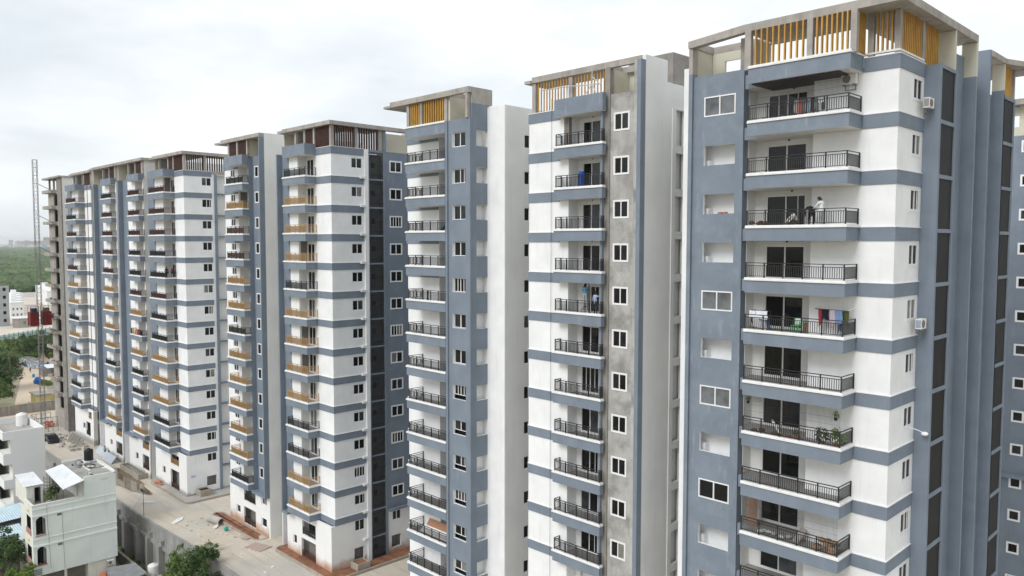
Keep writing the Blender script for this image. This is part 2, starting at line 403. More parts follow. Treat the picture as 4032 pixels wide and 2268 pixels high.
# ---------------------------------------------------------------- tower at the right (T1)
def tower_right():
    t = Tower('apartment_tower', 'tall blue and white tower with long balconies, yellow slatted crown and dark screened ducts', (-22, 50, 0))
    TW['t1'] = t
    Yb = 42.15
    t.box('core', -28.15, -15.9, 45.4, 66.5, -1, 45.1, WHITET)
    # window wall with kitchen openings
    ops = []; kinds = {1: 'w3', 5: 'w2', 7: 'w2', 9: 'wd'}
    for k in range(1, 15): ops.append((-27.29, -25.09, zk(k) + .97, zk(k) + 2.21))
    t.wall('A', 43.68, -28.08, -24.72, 0, 46.0, BLUEW, ops)
    for k in range(1, 15):
        if k in kinds: window(t.r, 'A', 43.68, -27.29, -25.09, zk(k) + .97, zk(k) + 2.21, {'w3': 'grey', 'w2': 'grey', 'wd': 'dark'}[kinds[k]], inset=.0)
        else:
            b = MB(); x0, x1, z0, z1 = -27.75, -24.9, zk(k) + .35, zk(k) + 2.6
            b.add([(x0, 43.885, z0), (x1, 43.885, z0), (x1, 44.75, z0), (x0, 44.75, z0), (x0, 43.885, z1), (x1, 43.885, z1), (x1, 44.75, z1), (x0, 44.75, z1)],
                  [(0, 1, 2, 3), (4, 5, 6, 7), (1, 2, 6, 5), (2, 3, 7, 6), (3, 0, 4, 7)])
            b.box(-27.75, -27.2, 44.2, 44.74, z0 + .001, zk(k) + 1.35)
            t.part('utility_niche', b, WHITE)
    for x0, x1 in ((-28.35, -28.08), (-24.72, -24.45)):
        b = MB(); b.box(x0, x1, 43.5, 44.1, 0, 46.2, 0); b.box(x0, x1, 43.5, 44.1, 46.2, 47.82, 1)
        t.part('pier', b, [BLUEW, CONC])
    t.box('side_wall', -28.35, -28.15, 44.1, 66, -1, 45.5, WHITE)
    t.box('side_wall', -24.7, -24.42, 44.1, 45.1, 0, 45, WHITET)
    dops = [(-23.7, -21.18, zk(k) + .06, zk(k) + 2.04) for k in range(1, 15)]
    t.wall('A', 45.1, -24.42, -20.0, 0, 45, WHITET, dops)
    dk = {1: '3', 3: '2p', 5: '2o', 7: '2', 9: '2'}
    for k in range(1, 12): t.door(45.1, -23.7, -21.18, k, kind=dk.get(k, '2'))
    t.wall('A', 43.9, -20.27, -15.66, 0, 45, WHITE)
    t.box('side_wall', -20.27, -20.05, 44.1, 45.1, 0, 45, WHITE)
    bops = [(46.02, 47.35, zk(k) + .96, zk(k) + 2.14) for k in range(1, 15)]
    t.wall('B', -15.66, 44.1, 47.66, 0, 45, WHITE, bops)
    for k in range(1, 12): window(t.r, 'B', -15.66, 46.02, 47.35, zk(k) + .96, zk(k) + 2.14, '2' if k % 3 else '2p', inset=.02, trim=.09)
    bm = band_mesh([(-17.5, 43.9), (-15.66, 43.9), (-15.66, 47.65)])
    for k in range(0, 12): put('floor_band', bm, t.r, (0, 0, zk(k)))
    poly = [(-24.4, 45.08), (-24.4, 43.55), (-23.45, 43.55), (-23.45, Yb), (-17.52, Yb), (-17.52, 43.88), (-20.25, 43.88), (-20.25, 45.08)]
    edge = [(-23.45, Yb), (-17.52, Yb), (-17.52, 43.88)]
    bal = balcony_mesh(poly, edge); balx = balcony_mesh(poly, edge, wx=True); top = balcony_mesh(poly, edge, zt=.1, wx=True)
    rl = rail_mesh([(-23.4, 42.22), (-17.6, 42.22), (-17.6, 43.85)], BLACKM, sp=.13)
    put('balcony', top, t.r, (0, 0, zk(0)))
    for k in range(1, 12):
        o = put('balcony', balx if k < 2 else bal, t.r, (0, 0, zk(k))); put('railing', rl, o, (0, 0, zk(k)))
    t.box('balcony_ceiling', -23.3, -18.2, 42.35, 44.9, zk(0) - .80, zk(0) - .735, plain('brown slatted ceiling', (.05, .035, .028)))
    hm_ = MB(); hm_.cyl((0, 0, 0), (0, -.02, 0), .07, n=10); hm_ = hm_.mesh('vent_hole', BLACKP)  # black disc drawn in place of a dark hole above the door
    for k in range(1, 12): put('vent_hole', hm_, t.r, (-22.3 + .25 * (k % 2), 45.098, zk(k) + 2.28))
    nb_ = MB()
    for i in range(88): x = -23.35 + i * .066; nb_.box(x, x + .008, 42.18, 42.188, 1.05, 2.3)
    for z in (1.4, 1.8): nb_.box(-23.35, -17.55, 42.189, 42.194, z, z + .008)
    nb_ = nb_.mesh('bird_net', BLACKM)
    for k in (1, 7, 9): put('bird_net', nb_, t.r, (0, 0, zk(k)))['kind'] = 'stuff'
    # screened duct
    def duct(x, y0, y1, top, back):
        ops = [(y0 + .25, y1 - .22, zk(k) - .05, zk(k) + 2.78) for k in range(1, 15)]
        t.wall('B', x, y0 + .2, y1, 0, top, BLUE, ops, t=.15, rev=BLUE, name='duct_wall')
        t.box('duct_wall', back, x, y0, y0 + .2, 0, top, BLUE)
        sm = box_mesh(.03, y1 - y0 - .47, 2.83, SCREEN, 'screen')
        for k in range(1, 13): put('louvre_screen', sm, t.r, (x - .11, y0 + .25, zk(k) - .05))
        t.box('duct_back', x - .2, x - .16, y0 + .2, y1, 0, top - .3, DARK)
    duct(-14.8, 47.66, 50.5, 45.42, -15.7)
    t.box('duct_wall', -15.7, -14.95, 50.5, 50.9, 0, 45.42, BLUE)
    t.wall('B', -15.66, 50.9, 54.6, 0, 47.0, BLUE)
    b = MB(); b.box(-15.8, -14.95, 54.6, 54.85, 0, 45.75, 0); b.box(-15.8, -14.95, 54.6, 54.85, 45.75, 47.8, 1)
    t.part('fin', b, [BLUE, CREAM])
    t.wall('B', -15.66, 54.85, 57.4, 0, 45.5, BLUE)
    t.box('fin', -15.7, -14.95, 57.4, 57.65, 0, 47.86, BLUE)
    t.wall('B', -15.66, 57.65, 60.85, 0, 45.5, BLUE)
    b = MB(); b.box(-15.7, -14.95, 60.85, 61.0, 0, 45.75, 0); b.box(-15.7, -14.95, 60.85, 61.0, 45.75, 47.5, 1)
    t.part('fin', b, [BLUE, CREAM])
    duct(-14.95, 60.75, 63.7, 45.45, -15.7)
    # crown
    for x0, x1, y0 in ((-23.78, -23.4, 42.3), (-20.02, -19.7, 42.3), (-17.62, -17.3, 42.3), (-17.35, -17.05, 43.92), (-15.95, -15.67, 43.92)):
        t.box('column', x0, x1, y0, y0 + .3, 45.59, 47.82, CONC)
    t.box('column', -15.95, -15.67, 47.3, 47.75, 45.59, 47.82, CONC)
    zs, ze = 45.72, 47.82
    t.part('sill', (lambda b: (b.prism(strip_poly([(-23.4, Yb + .1), (-17.55, Yb + .1), (-17.55, 43.95), (-15.72, 43.95), (-15.72, 47.6)], .06, .2), 45.66, 45.76), b)[1])(MB()), LEDGE)
    t.slats('A', 42.33, -23.3, -20.1, 9, zs, ze, OCHRE)
    t.slats('A', 42.33, -19.62, -17.68, 7, zs, ze, OCHRE)
    t.slats('B', -17.42, 42.7, 43.85, 7, zs, ze, OCHRE)
    t.slats('A', 43.98, -17.0, -16.0, 4, zs, ze, OCHRE)
    t.slats('B', -15.7, 44.3, 47.25, 11, zs, ze, OCHRE)
    t.slats('B', -15.7, 47.85, 50.1, 8, 45.3, ze, OCHRE)
    t.box('terrace_wall', -17.5, -14.98, 50.6, 50.8, 45.425, 47.81, CREAM)
    t.slats('B', -15.1, 61.1, 63.3, 9, 45.3, 47.5, OCHRE)
    b = MB(); b.prism([(-23.9, 42.4), (-14.95, 42.4), (-14.95, 54.85), (-18.6, 54.85), (-18.6, 46.4), (-23.9, 46.4)], 47.83, 48.27)
    b.prism([(-23.905, 42.4), (-23.905, 42.85), (-28.0, 43.9), (-28.4, 43.45)], 47.83, 48.27); b.box(-28.38, -28.05, 43.98, 46.4, 47.83, 48.27); b.box(-28.045, -23.905, 45.9, 46.35, 47.83, 48.265)
    t.part('roof_slab', b, CONC)
    b = MB(); b.prism([(-15.75, 57.66), (-14.9, 57.66), (-14.9, 61), (-13.9, 63.8), (-13.9, 66.3), (-19, 66.3), (-19, 57.66)], 47.5, 47.85)
    t.part('roof_slab', b, CONC)
    t.box('column', -15.3, -15, 63.4, 63.7, 45.4, 47.5, CONC)
    # left terrace room
    t.box('terrace_wall', -28.3, -28.12, 44.12, 46.1, 45.0, 47.82, CREAM)
    t.wall('A', 45.9, -28.1, -24.3, 45.0, 47.82, CREAM, [(-27.2, -24.9, 46.3, 47.25)], rev=CREAM, name='terrace_wall')
    t.box('terrace_wall', -24.3, -24.1, 44.12, 46.1, 45.2, 47.82, CREAM)
    t.box('terrace_floor', -28, -24.31, 43.9, 45.89, 45.1, 45.25, CONC)
    # white wing behind the left edge
    t.box('wing_wall', -29.35, -28.36, 44.5, 60, -1, 46.85, WHITE)
    return t
t1 = tower_right()

# ---------------------------------------------------------------- tower with bare cement strip (T3)
def tower_grey_strip():
    t = Tower('apartment_tower', 'white tower with a bare grey cement window strip, black railings and ochre slatted crown', (-37, 50, 0))
    TW['t3'] = t
    Yb = 43.2
    t.box('core', -42.8, -32.35, 45.3, 75, -1, 45.1, WHITET)  # rear stretched back out of view for more occlusion between towers
    t.wall('A', 43.9, -43.0, -38.9, 0, 45.1, WHITE)
    t.box('bare_plaster', -39.36, -38.88, 43.88, 44.2, zk(1) + .05, zk(0) - .74, CONCD)
    t.box('side_wall', -39.1, -38.9, 44.1, 45.0, 0, 45, WHITE)
    t.box('side_wall', -43.0, -42.8, 44.1, 75, -1, 45, WHITE)
    dops = [(-38.5, -36.75, zk(k) + .05, zk(k) + 2.05) for k in range(1, 15)]
    t.wall('A', 45.0, -38.9, -35.45, 0, 45, WHITET, dops)
    for k in range(1, 12): t.door(45.0, -38.5, -36.75, k, 2.0, random.Random(k).choice(['2o', '2', '3', '2p']), .05)
    t.box('pier', -35.62, -35.46, 43.6, 45.0, 0, 45, BLUE)
    hm_ = MB(); hm_.cyl((0, 0, 0), (0, -.02, 0), .065, n=10); hm_ = hm_.mesh('vent_hole', BLACKP)  # black disc in place of a hole in the wall
    for k in range(1, 12): put('vent_hole', hm_, t.r, (-37.5, 44.998, zk(k) + 2.3))
    wops = [(-34.65, -33.37, zk(k) + .9, zk(k) + 2.1) for k in range(1, 15)]
    t.wall('A', 43.92, -35.0, -32.3, 0, 45.9, PLAST, wops)
    for k in range(1, 12): window(t.r, 'A', 43.92, -34.65, -33.37, zk(k) + .9, zk(k) + 2.1, '2o' if k == 2 else '2', inset=0.0, trim=.05)
    t.box('pier', -35.46, -35.0, 43.82, 44.12, 0, 47.8, CONCD)
    b = MB(); b.box(-32.62, -32.32, 43.45, 43.9, 0, 47.82, 0)
    t.part('pier', b, PLAST)
    t.box('fin', -32.318, -32.0, 43.36, 43.9, 0, 47.82, BLUE)
    # white flank
    t.wall('B', -32.0, 43.9, 46.45, 0, 48.18, WHITET, t=.3)
    sops = [(47.5, 48.55, zk(k) - .05, zk(k) + 2.45) for k in range(1, 15)]
    t.wall('B', -32.0, 46.45, 47.05, 0, 46.7, WHITET, t=.3)
    t.wall('B', -31.94, 47.05, 48.7, 0, 45.0, WHITET, sops, t=.25, rev=WHITET)
    t.wall('B', -32.05, 47.05, 60, 45.0, 46.7, WHITET, t=.25)
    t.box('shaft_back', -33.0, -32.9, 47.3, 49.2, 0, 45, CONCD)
    for k in range(1, 13):
        window(t.r, 'B', -32.88, 47.75, 48.25, zk(k) + 1.2, zk(k) + 2.2, '1', inset=.0)
        t.box('duct_pipe', -32.6, -32.45, 48.3, 48.42, zk(k) - .04, zk(k) + 2.9, WHITET)
    t.box('shaft_floor', -32.9, -32.26, 47.3, 49.2, 0, .1, CONCD)
    for k in range(1, 13): t.box('shaft_floor', -32.9, -32.2, 47.3, 49.2, zk(k) - .35, zk(k) - .08, CONC)
    t.wall('B', -32.0, 48.7, 75, 0, 45.0, WHITET)
    bm = band_mesh([(-43.05, 43.9), (-39.75, 43.9)], zb=-.82, zt=-.1)
    for k in range(0, 12): put('floor_band', bm, t.r, (0, 0, zk(k)))
    poly = [(-39.75, 43.88), (-39.75, Yb), (-35.15, Yb), (-35.15, 43.6), (-35.47, 43.6), (-35.47, 44.98), (-38.88, 44.98), (-38.88, 43.88)]
    edge = [(-39.75, 43.88), (-39.75, Yb), (-35.15, Yb), (-35.15, 43.55)]
    bal = balcony_mesh(poly, edge)
    rl = rail_mesh([(-39.6, 43.85), (-39.6, 43.27), (-35.22, 43.27), (-35.22, 43.5)], BLACKM, sp=.13, post=1.15)
    b = MB(); b.prism(poly, -.73, .52, 0, 1, 1); put('balcony', b.mesh('balcony', [BLUEW, LEDGE]), t.r, (0, 0, zk(0)))
    for k in range(1, 12):
        o = put('balcony', bal, t.r, (0, 0, zk(k))); put('railing', rl, o, (0, 0, zk(k)))
    # crown
    zs, ze = 45.5, 47.72
    t.box('column', -42.75, -42.4, 43.95, 44.25, 45.1, 47.72, CONC); t.box('column', -39.0, -38.65, 43.95, 44.25, 45.1, 47.72, CONC)
    t.box('column', -35.46, -35.2, 44.13, 44.5, 45.1, 47.8, CONC)
    t.slats('A', 44.0, -42.3, -39.1, 11, zs, ze, OCHRE, w=.065, d=.085); t.slats('A', 44.0, -38.55, -35.55, 10, zs, ze, OCHRE, w=.065, d=.085)
    b = MB(); b.box(-42.7, -35.6, 43.85, 46.3, 47.75, 48.18); b.box(-43.35, -42.71, 43.7, 46.3, 47.72, 47.95)
    b.box(-35.59, -32.31, 43.85, 44.2, 47.75, 48.18); b.box(-35.59, -32.31, 46.0, 46.3, 47.75, 48.18)
    t.part('roof_slab', b, CONC)
    t.box('terrace_wall', -35.4, -35.2, 44.52, 46.3, 45.1, 47.74, CREAM)
    t.box('terrace_wall', -35.19, -32.32, 46.31, 46.45, 45.1, 47.74, CREAM)
    t.box('terrace_wall', -32.6, -32.32, 44.25, 46.3, 45.1, 47.74, CREAM)
    # lift machine room
    b = MB(); b.box(-39.6, -35.33, 52, 56.2, 45, 50.25); b.box(-39.7, -35.2, 51.9, 56.3, 47.25, 47.4)
    t.part('lift_room', b, CONCD)
    # scaffold poles standing in the crown
    b = MB()
    for p, q in (((-36.45, 43.6, 45.95), (-36.45, 43.6, 48.0)), ((-39.2, 43.6, 46.95), (-35.6, 43.6, 46.7)), ((-41.5, 43.6, 47.0), (-39.2, 43.6, 46.95)), ((-38.9, 43.6, 46.9), (-38.6, 43.4, 45.6)),
                 ((-36.45, 43.6, 47.3), (-35.6, 43.5, 46.6)), ((-36.45, 43.6, 46.8), (-35.9, 43.4, 46.0)), ((-36.45, 43.6, 46.8), (-37.0, 43.4, 46.0))):
        b.cyl(p, q, .04, n=6)
    t.part('scaffold_pole', b, surf('galvanised pole', (.45, .45, .45), var=.1, bump=0, rough=.5))
    b = MB(); b.cyl((-40.55, 43.78, 46.3), (-40.55, 43.78, 0), .012, n=5); t.part('hanging_rope', b, BLACKP)
    return t
t3 = tower_grey_strip()

# ---------------------------------------------------------------- tower with notched blue corner (T2)
def tower_notched():
    t = Tower('apartment_tower', 'white and blue tower whose blue corner pier is notched at every floor', (-53, 50, 0))
    TW['t2'] = t
    Yb = 42.7
    t.box('core', -59.2, -49.5, 45.8, 75, -1, 45.1, WHITET)  # unseen rear lengthened to block light on the neighbouring flank
    t.wall('A', 44.4, -59.4, -54.75, 0, 45.1, WHITE)
    t.box('side_wall', -59.4, -59.2, 44.6, 75, -1, 45, BLUE)  # run back out of view to shade the flank opposite
    t.box('side_wall', -54.95, -54.75, 44.6, 45.6, 0, 45, WHITE)
    t.wall('A', 45.6, -54.75, -51.86, 0, 45, WHITET)
    t.box('pier', -51.85, -51.6, 42.72, 45.8, 0, 45.75, BLUE)
    wops = [(-51.1, -49.4, zk(k) + 1.03, zk(k) + 2.26) for k in range(1, 15)]
    t.wall('A', 42.86, -51.6, -48.8, 0, 45.75, BLUE, wops, t=.22)
    for k in range(1, 15):
        window(t.r, 'A', 42.86, -51.05, -49.42, zk(k) + (1.07 if k < 8 else 1.4), zk(k) + 2.24, ['2', '2p', '2', '2o', '3', '2o', '2o', '3', '2', '2p', '3', '2p', '2', '2'][k - 1], inset=.2, fw=.045)
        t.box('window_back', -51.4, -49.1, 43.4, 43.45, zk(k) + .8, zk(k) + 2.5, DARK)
    nops = [(43.55, 44.85, zk(k) + 1.04, zk(k) + 2.33) for k in range(1, 15)]
    t.wall('B', -48.8, 43.08, 44.8, 0, 46.95, BLUE, nops, t=.3, rev=LEDGE)
    t.box('notch_wall', -49.6, -49.4, 43.5, 44.8, 0, 45, WHITE)
    t.box('crown_wall', -49.1, -48.8, 43.08, 45.35, 46.951, 48.26, CONC)
    t.wall('A', 44.8, -49.5, -46.7, 0, 46.75, WHITE)
    wb = [(47.05, 48.4, zk(k) + .95, zk(k) + 2.12) for k in range(1, 15)]
    t.wall('B', -46.7, 45.0, 75, 0, 46.75, WHITET, wb)
    for k in range(1, 15): window(t.r, 'B', -46.7, 47.05, 48.4, zk(k) + .95, zk(k) + 2.12, '2o', inset=.05)
    t.box('core', -49.4, -46.95, 45.1, 75, -1, 46.6, WHITET)
    bm = band_mesh([(-59.5, 44.4), (-54.8, 44.4)], zb=-.98, zt=-.25, o=.06)
    for k in range(0, 15): put('floor_band', bm, t.r, (0, 0, zk(k)))
    poly = [(-57.45, 44.38), (-57.45, Yb), (-51.86, Yb), (-51.86, 45.58), (-54.74, 45.58), (-54.74, 44.38)]
    edge = [(-57.45, 44.38), (-57.45, Yb), (-51.86, Yb)]
    bal = balcony_mesh(poly, edge); balx = balcony_mesh(poly, edge, wx=True); top = balcony_mesh(poly, edge, zt=.15, wx=True)
    rl = rail_mesh([(-57.2, 44.36), (-57.2, 42.8), (-51.9, 42.8)], BLACKM, sp=.125, post=1.1)
    put('balcony', top, t.r, (0, 0, zk(0)))
    for k in range(1, 15):
        o = put('balcony', balx if k == 1 else bal, t.r, (0, 0, zk(k))); put('railing', rl, o, (0, 0, zk(k)))
    for x0, x1 in ((-57.55, -57.2), (-55.65, -55.3), (-52.25, -51.86)): t.box('column', x0, x1, 42.95, 43.3, 45.65, 47.78, CONC)
    t.slats('A', 43.0, -57.1, -55.7, 5, 45.75, 47.78, OCHRE, w=.1, d=.22); t.slats('A', 43.0, -55.2, -52.35, 9, 45.75, 47.78, OCHRE, w=.1, d=.22)
    t.box('screen_wall', -57.1, -52.4, 45.4, 45.5, 45.2, 47.78, CREAM)
    b = MB(); b.box(-59.75, -51.8, 42.7, 46.2, 47.8, 48.26); b.box(-60.75, -59.751, 42.7, 46.2, 47.78, 47.98)
    b.box(-51.79, -48.81, 42.7, 43.05, 47.8, 48.26); b.box(-51.79, -49.11, 45.0, 45.34, 47.8, 48.26)
    t.part('roof_slab', b, CONC)
    t.box('terrace_wall', -51.85, -51.65, 43.1, 45.8, 45.75, 47.79, CREAM); t.box('terrace_wall', -51.64, -49.11, 45.0, 45.3, 45.2, 47.79, CREAM)
    b = MB(); b.box(-49.25, -48.98, 42.72, 43.05, 45.76, 47.79); t.part('column', b, CONC)
    return t
t2 = tower_notched()
RM = {'B': BLACKM, 'G': GOLDM, 'R': BROWNM}
def terrace_tower(key, label, g, yp, xp0, xb, xr, yd, xm, xc, y0, Yb, bl, br, rails, crown, fin=None, dark=(), ground=(), zg=0.0, ycore=52, topw=(), dx=None, gl=None, gx=None):
    t = Tower('apartment_tower', label, ((xp0 + xc) / 2, 50, zg)); TW[key] = t
    xl = gl if gl is not None else xp0
    zb0 = zk(13) - .75
    t.box('core', xl + .1, xc - .85, yd + .35, ycore, zg - .5, 45.1, WHITET)
    t.wall('A', yp, xp0, xb, zb0, 45.1, BLUE)
    t.wall('A', yp + .02, xb, xr, zb0, 45.1, WHITE)
    t.box('side_wall', xr - .2, xr, yp + .22, yd, zb0, 45, WHITET)
    dw = 1.45; d0 = xr + .12 if dx is None else dx
    dops = [(d0, d0 + dw, zk(k) + .05, zk(k) + 2.05) for k in range(1, 14)]
    t.wall('A', yd, xr - .2, xc - .25, zb0, 45, WHITET, dops)
    for k in range(1, 14): t.door(yd, d0, d0 + dw, k, 2.0, WR.choice(['2', '2o', '2p']), .05)
    for k in dark: t.box('bare_room_wall', xr + .002, xr + .03, yp + .25, yd - .01, zk(k) + .05, zk(k - 1) - .75, GREYW)
    t.wall('A', y0, xm, xc, zb0, 45.1, WHITE)
    t.box('side_wall', xl, xl + .12, yp + .22, ycore, zg - .5, 45, WHITE)
    if fin is not None:
        f0, f1, yf = fin
        t.box('fin', f0, f1, yf, yp, zb0 - .1, 45.2, BLUE)
        b = MB(); b.box(f0 - .05, bl, yf - .05, yp + .1, zb0 - .35, zb0 - .1); t.part('fin_ledge', b, BLUE)
    # balcony
    poly = [(bl, yp), (bl, Yb), (br, Yb), (br, y0 - .01), (xm - .01, y0 - .01), (xm - .01, yd - .01), (xr, yd - .01), (xr, yp)]
    edge = [(bl, yp - .02), (bl, Yb), (br, Yb), (br, y0 - .02)]
    bal = balcony_mesh(poly, edge); balx = balcony_mesh(poly, edge, wx=True)
    path = [(bl + .3, yp - .02), (bl + .3, Yb + .08), (br - .08, Yb + .08), (br - .08, y0 - .02)]
    rm = {c: rail_mesh(path, RM[c], sp=.115, bw=.02, bd=.04) for c in set(rails)}
    b = MB(); b.prism(poly, -.73, .45 if key in ('t4',) else .3, 0, 1, 1); put('balcony', b.mesh('balcony', [BLUEW, LEDGE]), t.r, (0, 0, zk(0)))
    for k in range(1, 14):
        o = put('balcony', balx if k <= 2 else bal, t.r, (0, 0, zk(k))); put('railing', rm[rails[k - 1]], o, (0, 0, zk(k)))
    # ground storeys
    ops = [o[:4] for o in ground]
    yg = y0 + .01 if key in ('t4', 't6', 't9') else yp
    t.wall('A', yg - (.5 if key in ('t4', 't6', 't9') else 0), gx if gx is not None else xl, xc, zg - .6, zb0, WHITEG if key == 't4' else WHITEP, ops, t=.25, rev=WHITET)
    gy = yg - (.5 if key in ('t4', 't6', 't9') else 0)
    for (x0, x1, z0, z1, kind) in ground:
        if kind == 'w': window(t.r, 'A', gy, x0, x1, z0, z1, '1', inset=.12)
        else:
            t.box('room_back', x0 - .1, x1 + .1, gy + .9, gy + .95, z0 - .1, z1 + .1, GREYW if kind == 'o' else DARK)
            h = .8
            rm2 = rail_mesh([(x0, gy + .1), (x1, gy + .1)], {'rb': BLACKM, 'rg': GOLDM, 'o': RM['R']}[kind], h=h, z0=0)
            put('railing', rm2, t.r, (0, 0, z0))
    if key in ('t4', 't6', 't9'): t.wall('B', xc, y0 - .24, y0 - .0, zg - .6, zb0, WHITEG if key == 't4' else WHITEP)
    # crown
    zs, ze = 45.6, 47.72
    mat = crown
    t.box('column', xc - .35, xc - .02, y0 + .03, y0 + .4, 45.1, ze, CONC)
    xmid = (xm + xc) / 2 if key in ('t4', 't6', 't9') else None
    cols = [xp0 + (xr - xp0) * .45, xr + .1, xm - .3]
    for x in cols: t.box('column', x - .15, x + .15, y0 + .05, y0 + .35, 45.1, ze, CONC)
    t.slats('A', y0 + .1, cols[1] + .2, cols[2] - .2, max(6, int((cols[2] - cols[1]) / .27)), zs, ze, mat, w=.09, d=.2)
    if key in ('t4', 't6', 't9'): t.slats('A', y0 + .1, cols[2] + .2, xc - .4, max(5, int((xc - cols[2]) / .27)), zs, ze, mat, w=.09, d=.2)
    b = MB(); b.box(xl - .1, xc + .35, y0 - .35, y0 + 4, ze, 48.0); b.box(xl + .9, xc + .3, y0 - .3, y0 + 4, 48.0, 48.14)
    t.part('roof_slab', b, CONC)
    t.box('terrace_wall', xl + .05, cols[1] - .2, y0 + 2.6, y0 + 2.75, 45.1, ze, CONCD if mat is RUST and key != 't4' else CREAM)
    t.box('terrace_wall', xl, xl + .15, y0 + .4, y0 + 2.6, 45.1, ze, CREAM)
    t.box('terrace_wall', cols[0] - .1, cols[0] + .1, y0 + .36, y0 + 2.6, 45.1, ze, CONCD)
    return t
# ---- T4: white corner tower with grille duct
X4 = -71.93
t4 = terrace_tower('t4', 'white corner tower beside red soil beds, with gold balcony railings and black grille shaft', None, 43.15, -80.9, -79.42, -77.55, 44.2, -75.15, X4, 43.9, 42.5, -79.7, -74.88,
    'BGGGBGGGGBBGG', RUST, fin=(-81.1, -80.9, 42.5), dark=(4, 7, 8), gl=-82.6, gx=-81.5,
    ground=[(-78.1, -75.2, 2.75, 4.35, 'rb'), (-80.15, -79.35, 1.15, 2.2, 'w'), (-78.3, -75.2, .1, 2.3, 'o')], zg=0.0, ycore=60)
t = t4
bops = [(46.33, 47.72, zk(k) + .95, zk(k) + 2.07) for k in range(1, 14)] + [(46.33, 47.6, 3.87, 5.1), (46.25, 47.5, .6, 2.0)]
t.wall('B', X4, 44.1, 47.9, zk(13) - .75, 45.1, WHITE, bops)
t.wall('B', X4, 43.9, 47.9, -.6, zk(13) - .75, WHITEG, bops)
kd = {3: 'dark'}
for k in range(1, 14): window(t.r, 'B', X4, 46.33, 47.72, zk(k) + .95, zk(k) + 2.07, kd.get(k), inset=.06)
window(t.r, 'B', X4, 46.33, 47.6, 3.87, 5.1, '2', inset=.06)
t.box('room_back', X4 - .6, X4 - .55, 46.2, 47.6, .5, 2.1, GREYW)
bm = band_mesh([(-74.9, 43.9), (X4, 43.9), (X4, 47.85)])
for k in range(0, 14): put('floor_band', bm, t.r, (0, 0, zk(k)))
for k in range(1, 15):
    t.box('ledge_block', X4, X4 + .32, 47.35, 47.9, zk(k) - .12, zk(k) + .1, LEDGE)
b = MB(); b.box(X4 - .2, X4 + .22, 47.92, 48.38, -.6, 45.5); t.part('pilaster', b, WHITE)
gops = [(48.6, 50.42, zk(k) - .05, zk(k) + 2.82) for k in range(1, 16)]
t.wall('B', X4 + .05, 48.38, 50.74, -.6, 45.5, BLUE, gops, t=.15, rev=BLUE, name='duct_wall')
t.box('duct_wall', X4 - .1, X4 + .12, 50.42, 50.74, 45.5, 47.72, BLUE)
t.box('duct_back', X4 - .75, X4 - .7, 48.4, 50.7, -.6, 45, surf('dim duct plaster', (.30, .29, .275), var=.2, vscale=1))
gb = MB()
for i in range(17): gb.box(-.015, .015, .01 + i * .1095, .06 + i * .1095, 0, 2.86)
for z in (.35, 1.45, 2.5): gb.box(.016, .03, 0, 1.82, z, z + .04)
gm = gb.mesh('grille', surf('charcoal grille paint', (.045, .046, .05), var=.15, bump=0, rough=.8, spec=.15))
for k in range(1, 16):
    o = put('grille', gm, t.r, (X4 - .02, 48.6, zk(k) - .05))
    t.box('vent_opening', X4 - .7, X4 - .68, 49.3, 49.8, zk(k) + 1.2, zk(k) + 1.75, DARK)
w2 = [(51.34, 52.89, zk(k) + .85, zk(k) + 2.02) for k in range(1, 14)]
t.wall('B', X4, 50.74, 60, zk(13) - .5, 45.45, BLUE, w2, rev=FRAME)
for k in range(1, 14): window(t.r, 'B', X4, 51.34, 52.89, zk(k) + .85, zk(k) + 2.02, '3' if k in (3, 7, 11) else '2', inset=.0, trim=.07)
w3 = [(51.35, 52.55, 3.84, 4.95), (51.25, 52.55, .7, 2.1)]
t.wall('B', X4 - .05, 50.74, 60, -.6, zk(13) - .5, WHITEG, w3)
window(t.r, 'B', X4 - .05, 51.35, 52.55, 3.84, 4.95, '2', inset=.05); t.box('room_back', X4 - .7, X4 - .65, 51.2, 52.6, .6, 2.2, GREYW)
t.box('duct_ledge', X4, X4 + .35, 50.8, 56, zk(13) - .75, zk(13) - .5, BLUE)
# T4 crown, flank side
t.box('column', X4 - .35, X4 - .03, 46.9, 47.25, 45.1, 47.72, CONC); t.box('column', X4 - .35, X4 - .03, 49.9, 50.4, 45.1, 47.72, CONC)
t.slats('B', X4 - .06, 44.35, 46.85, 9, 45.5, 47.72, RUST, w=.12, d=.2); t.slats('B', X4 - .06, 47.35, 49.85, 8, 45.5, 47.72, RUST, w=.12, d=.2)
t.box('parapet', X4 - .3, X4 - .02, 44.4, 50.4, 45.11, 45.5, CONC)
b = MB(); b.box(X4 - 3.6, X4 + .35, 47.92, 50.8, 47.72, 48.13); b.box(X4 - .35, X4 + .35, 50.81, 56, 47.72, 48.13); b.box(X4 - 3.6, X4 - .36, 55.6, 56, 47.72, 48.13); t.part('roof_slab', b, CONC)
t.wall('A', 55.6, X4 - 3.6, X4 - .1, 45.1, 47.71, CREAM, [], name='terrace_wall', rev=CREAM)
t.wall('B', X4 - 1.6, 50.9, 55.5, 45.1, 47.71, CREAM, [(50.9, 52.0, 46.0, 46.9)], name='terrace_wall', rev=CREAM)

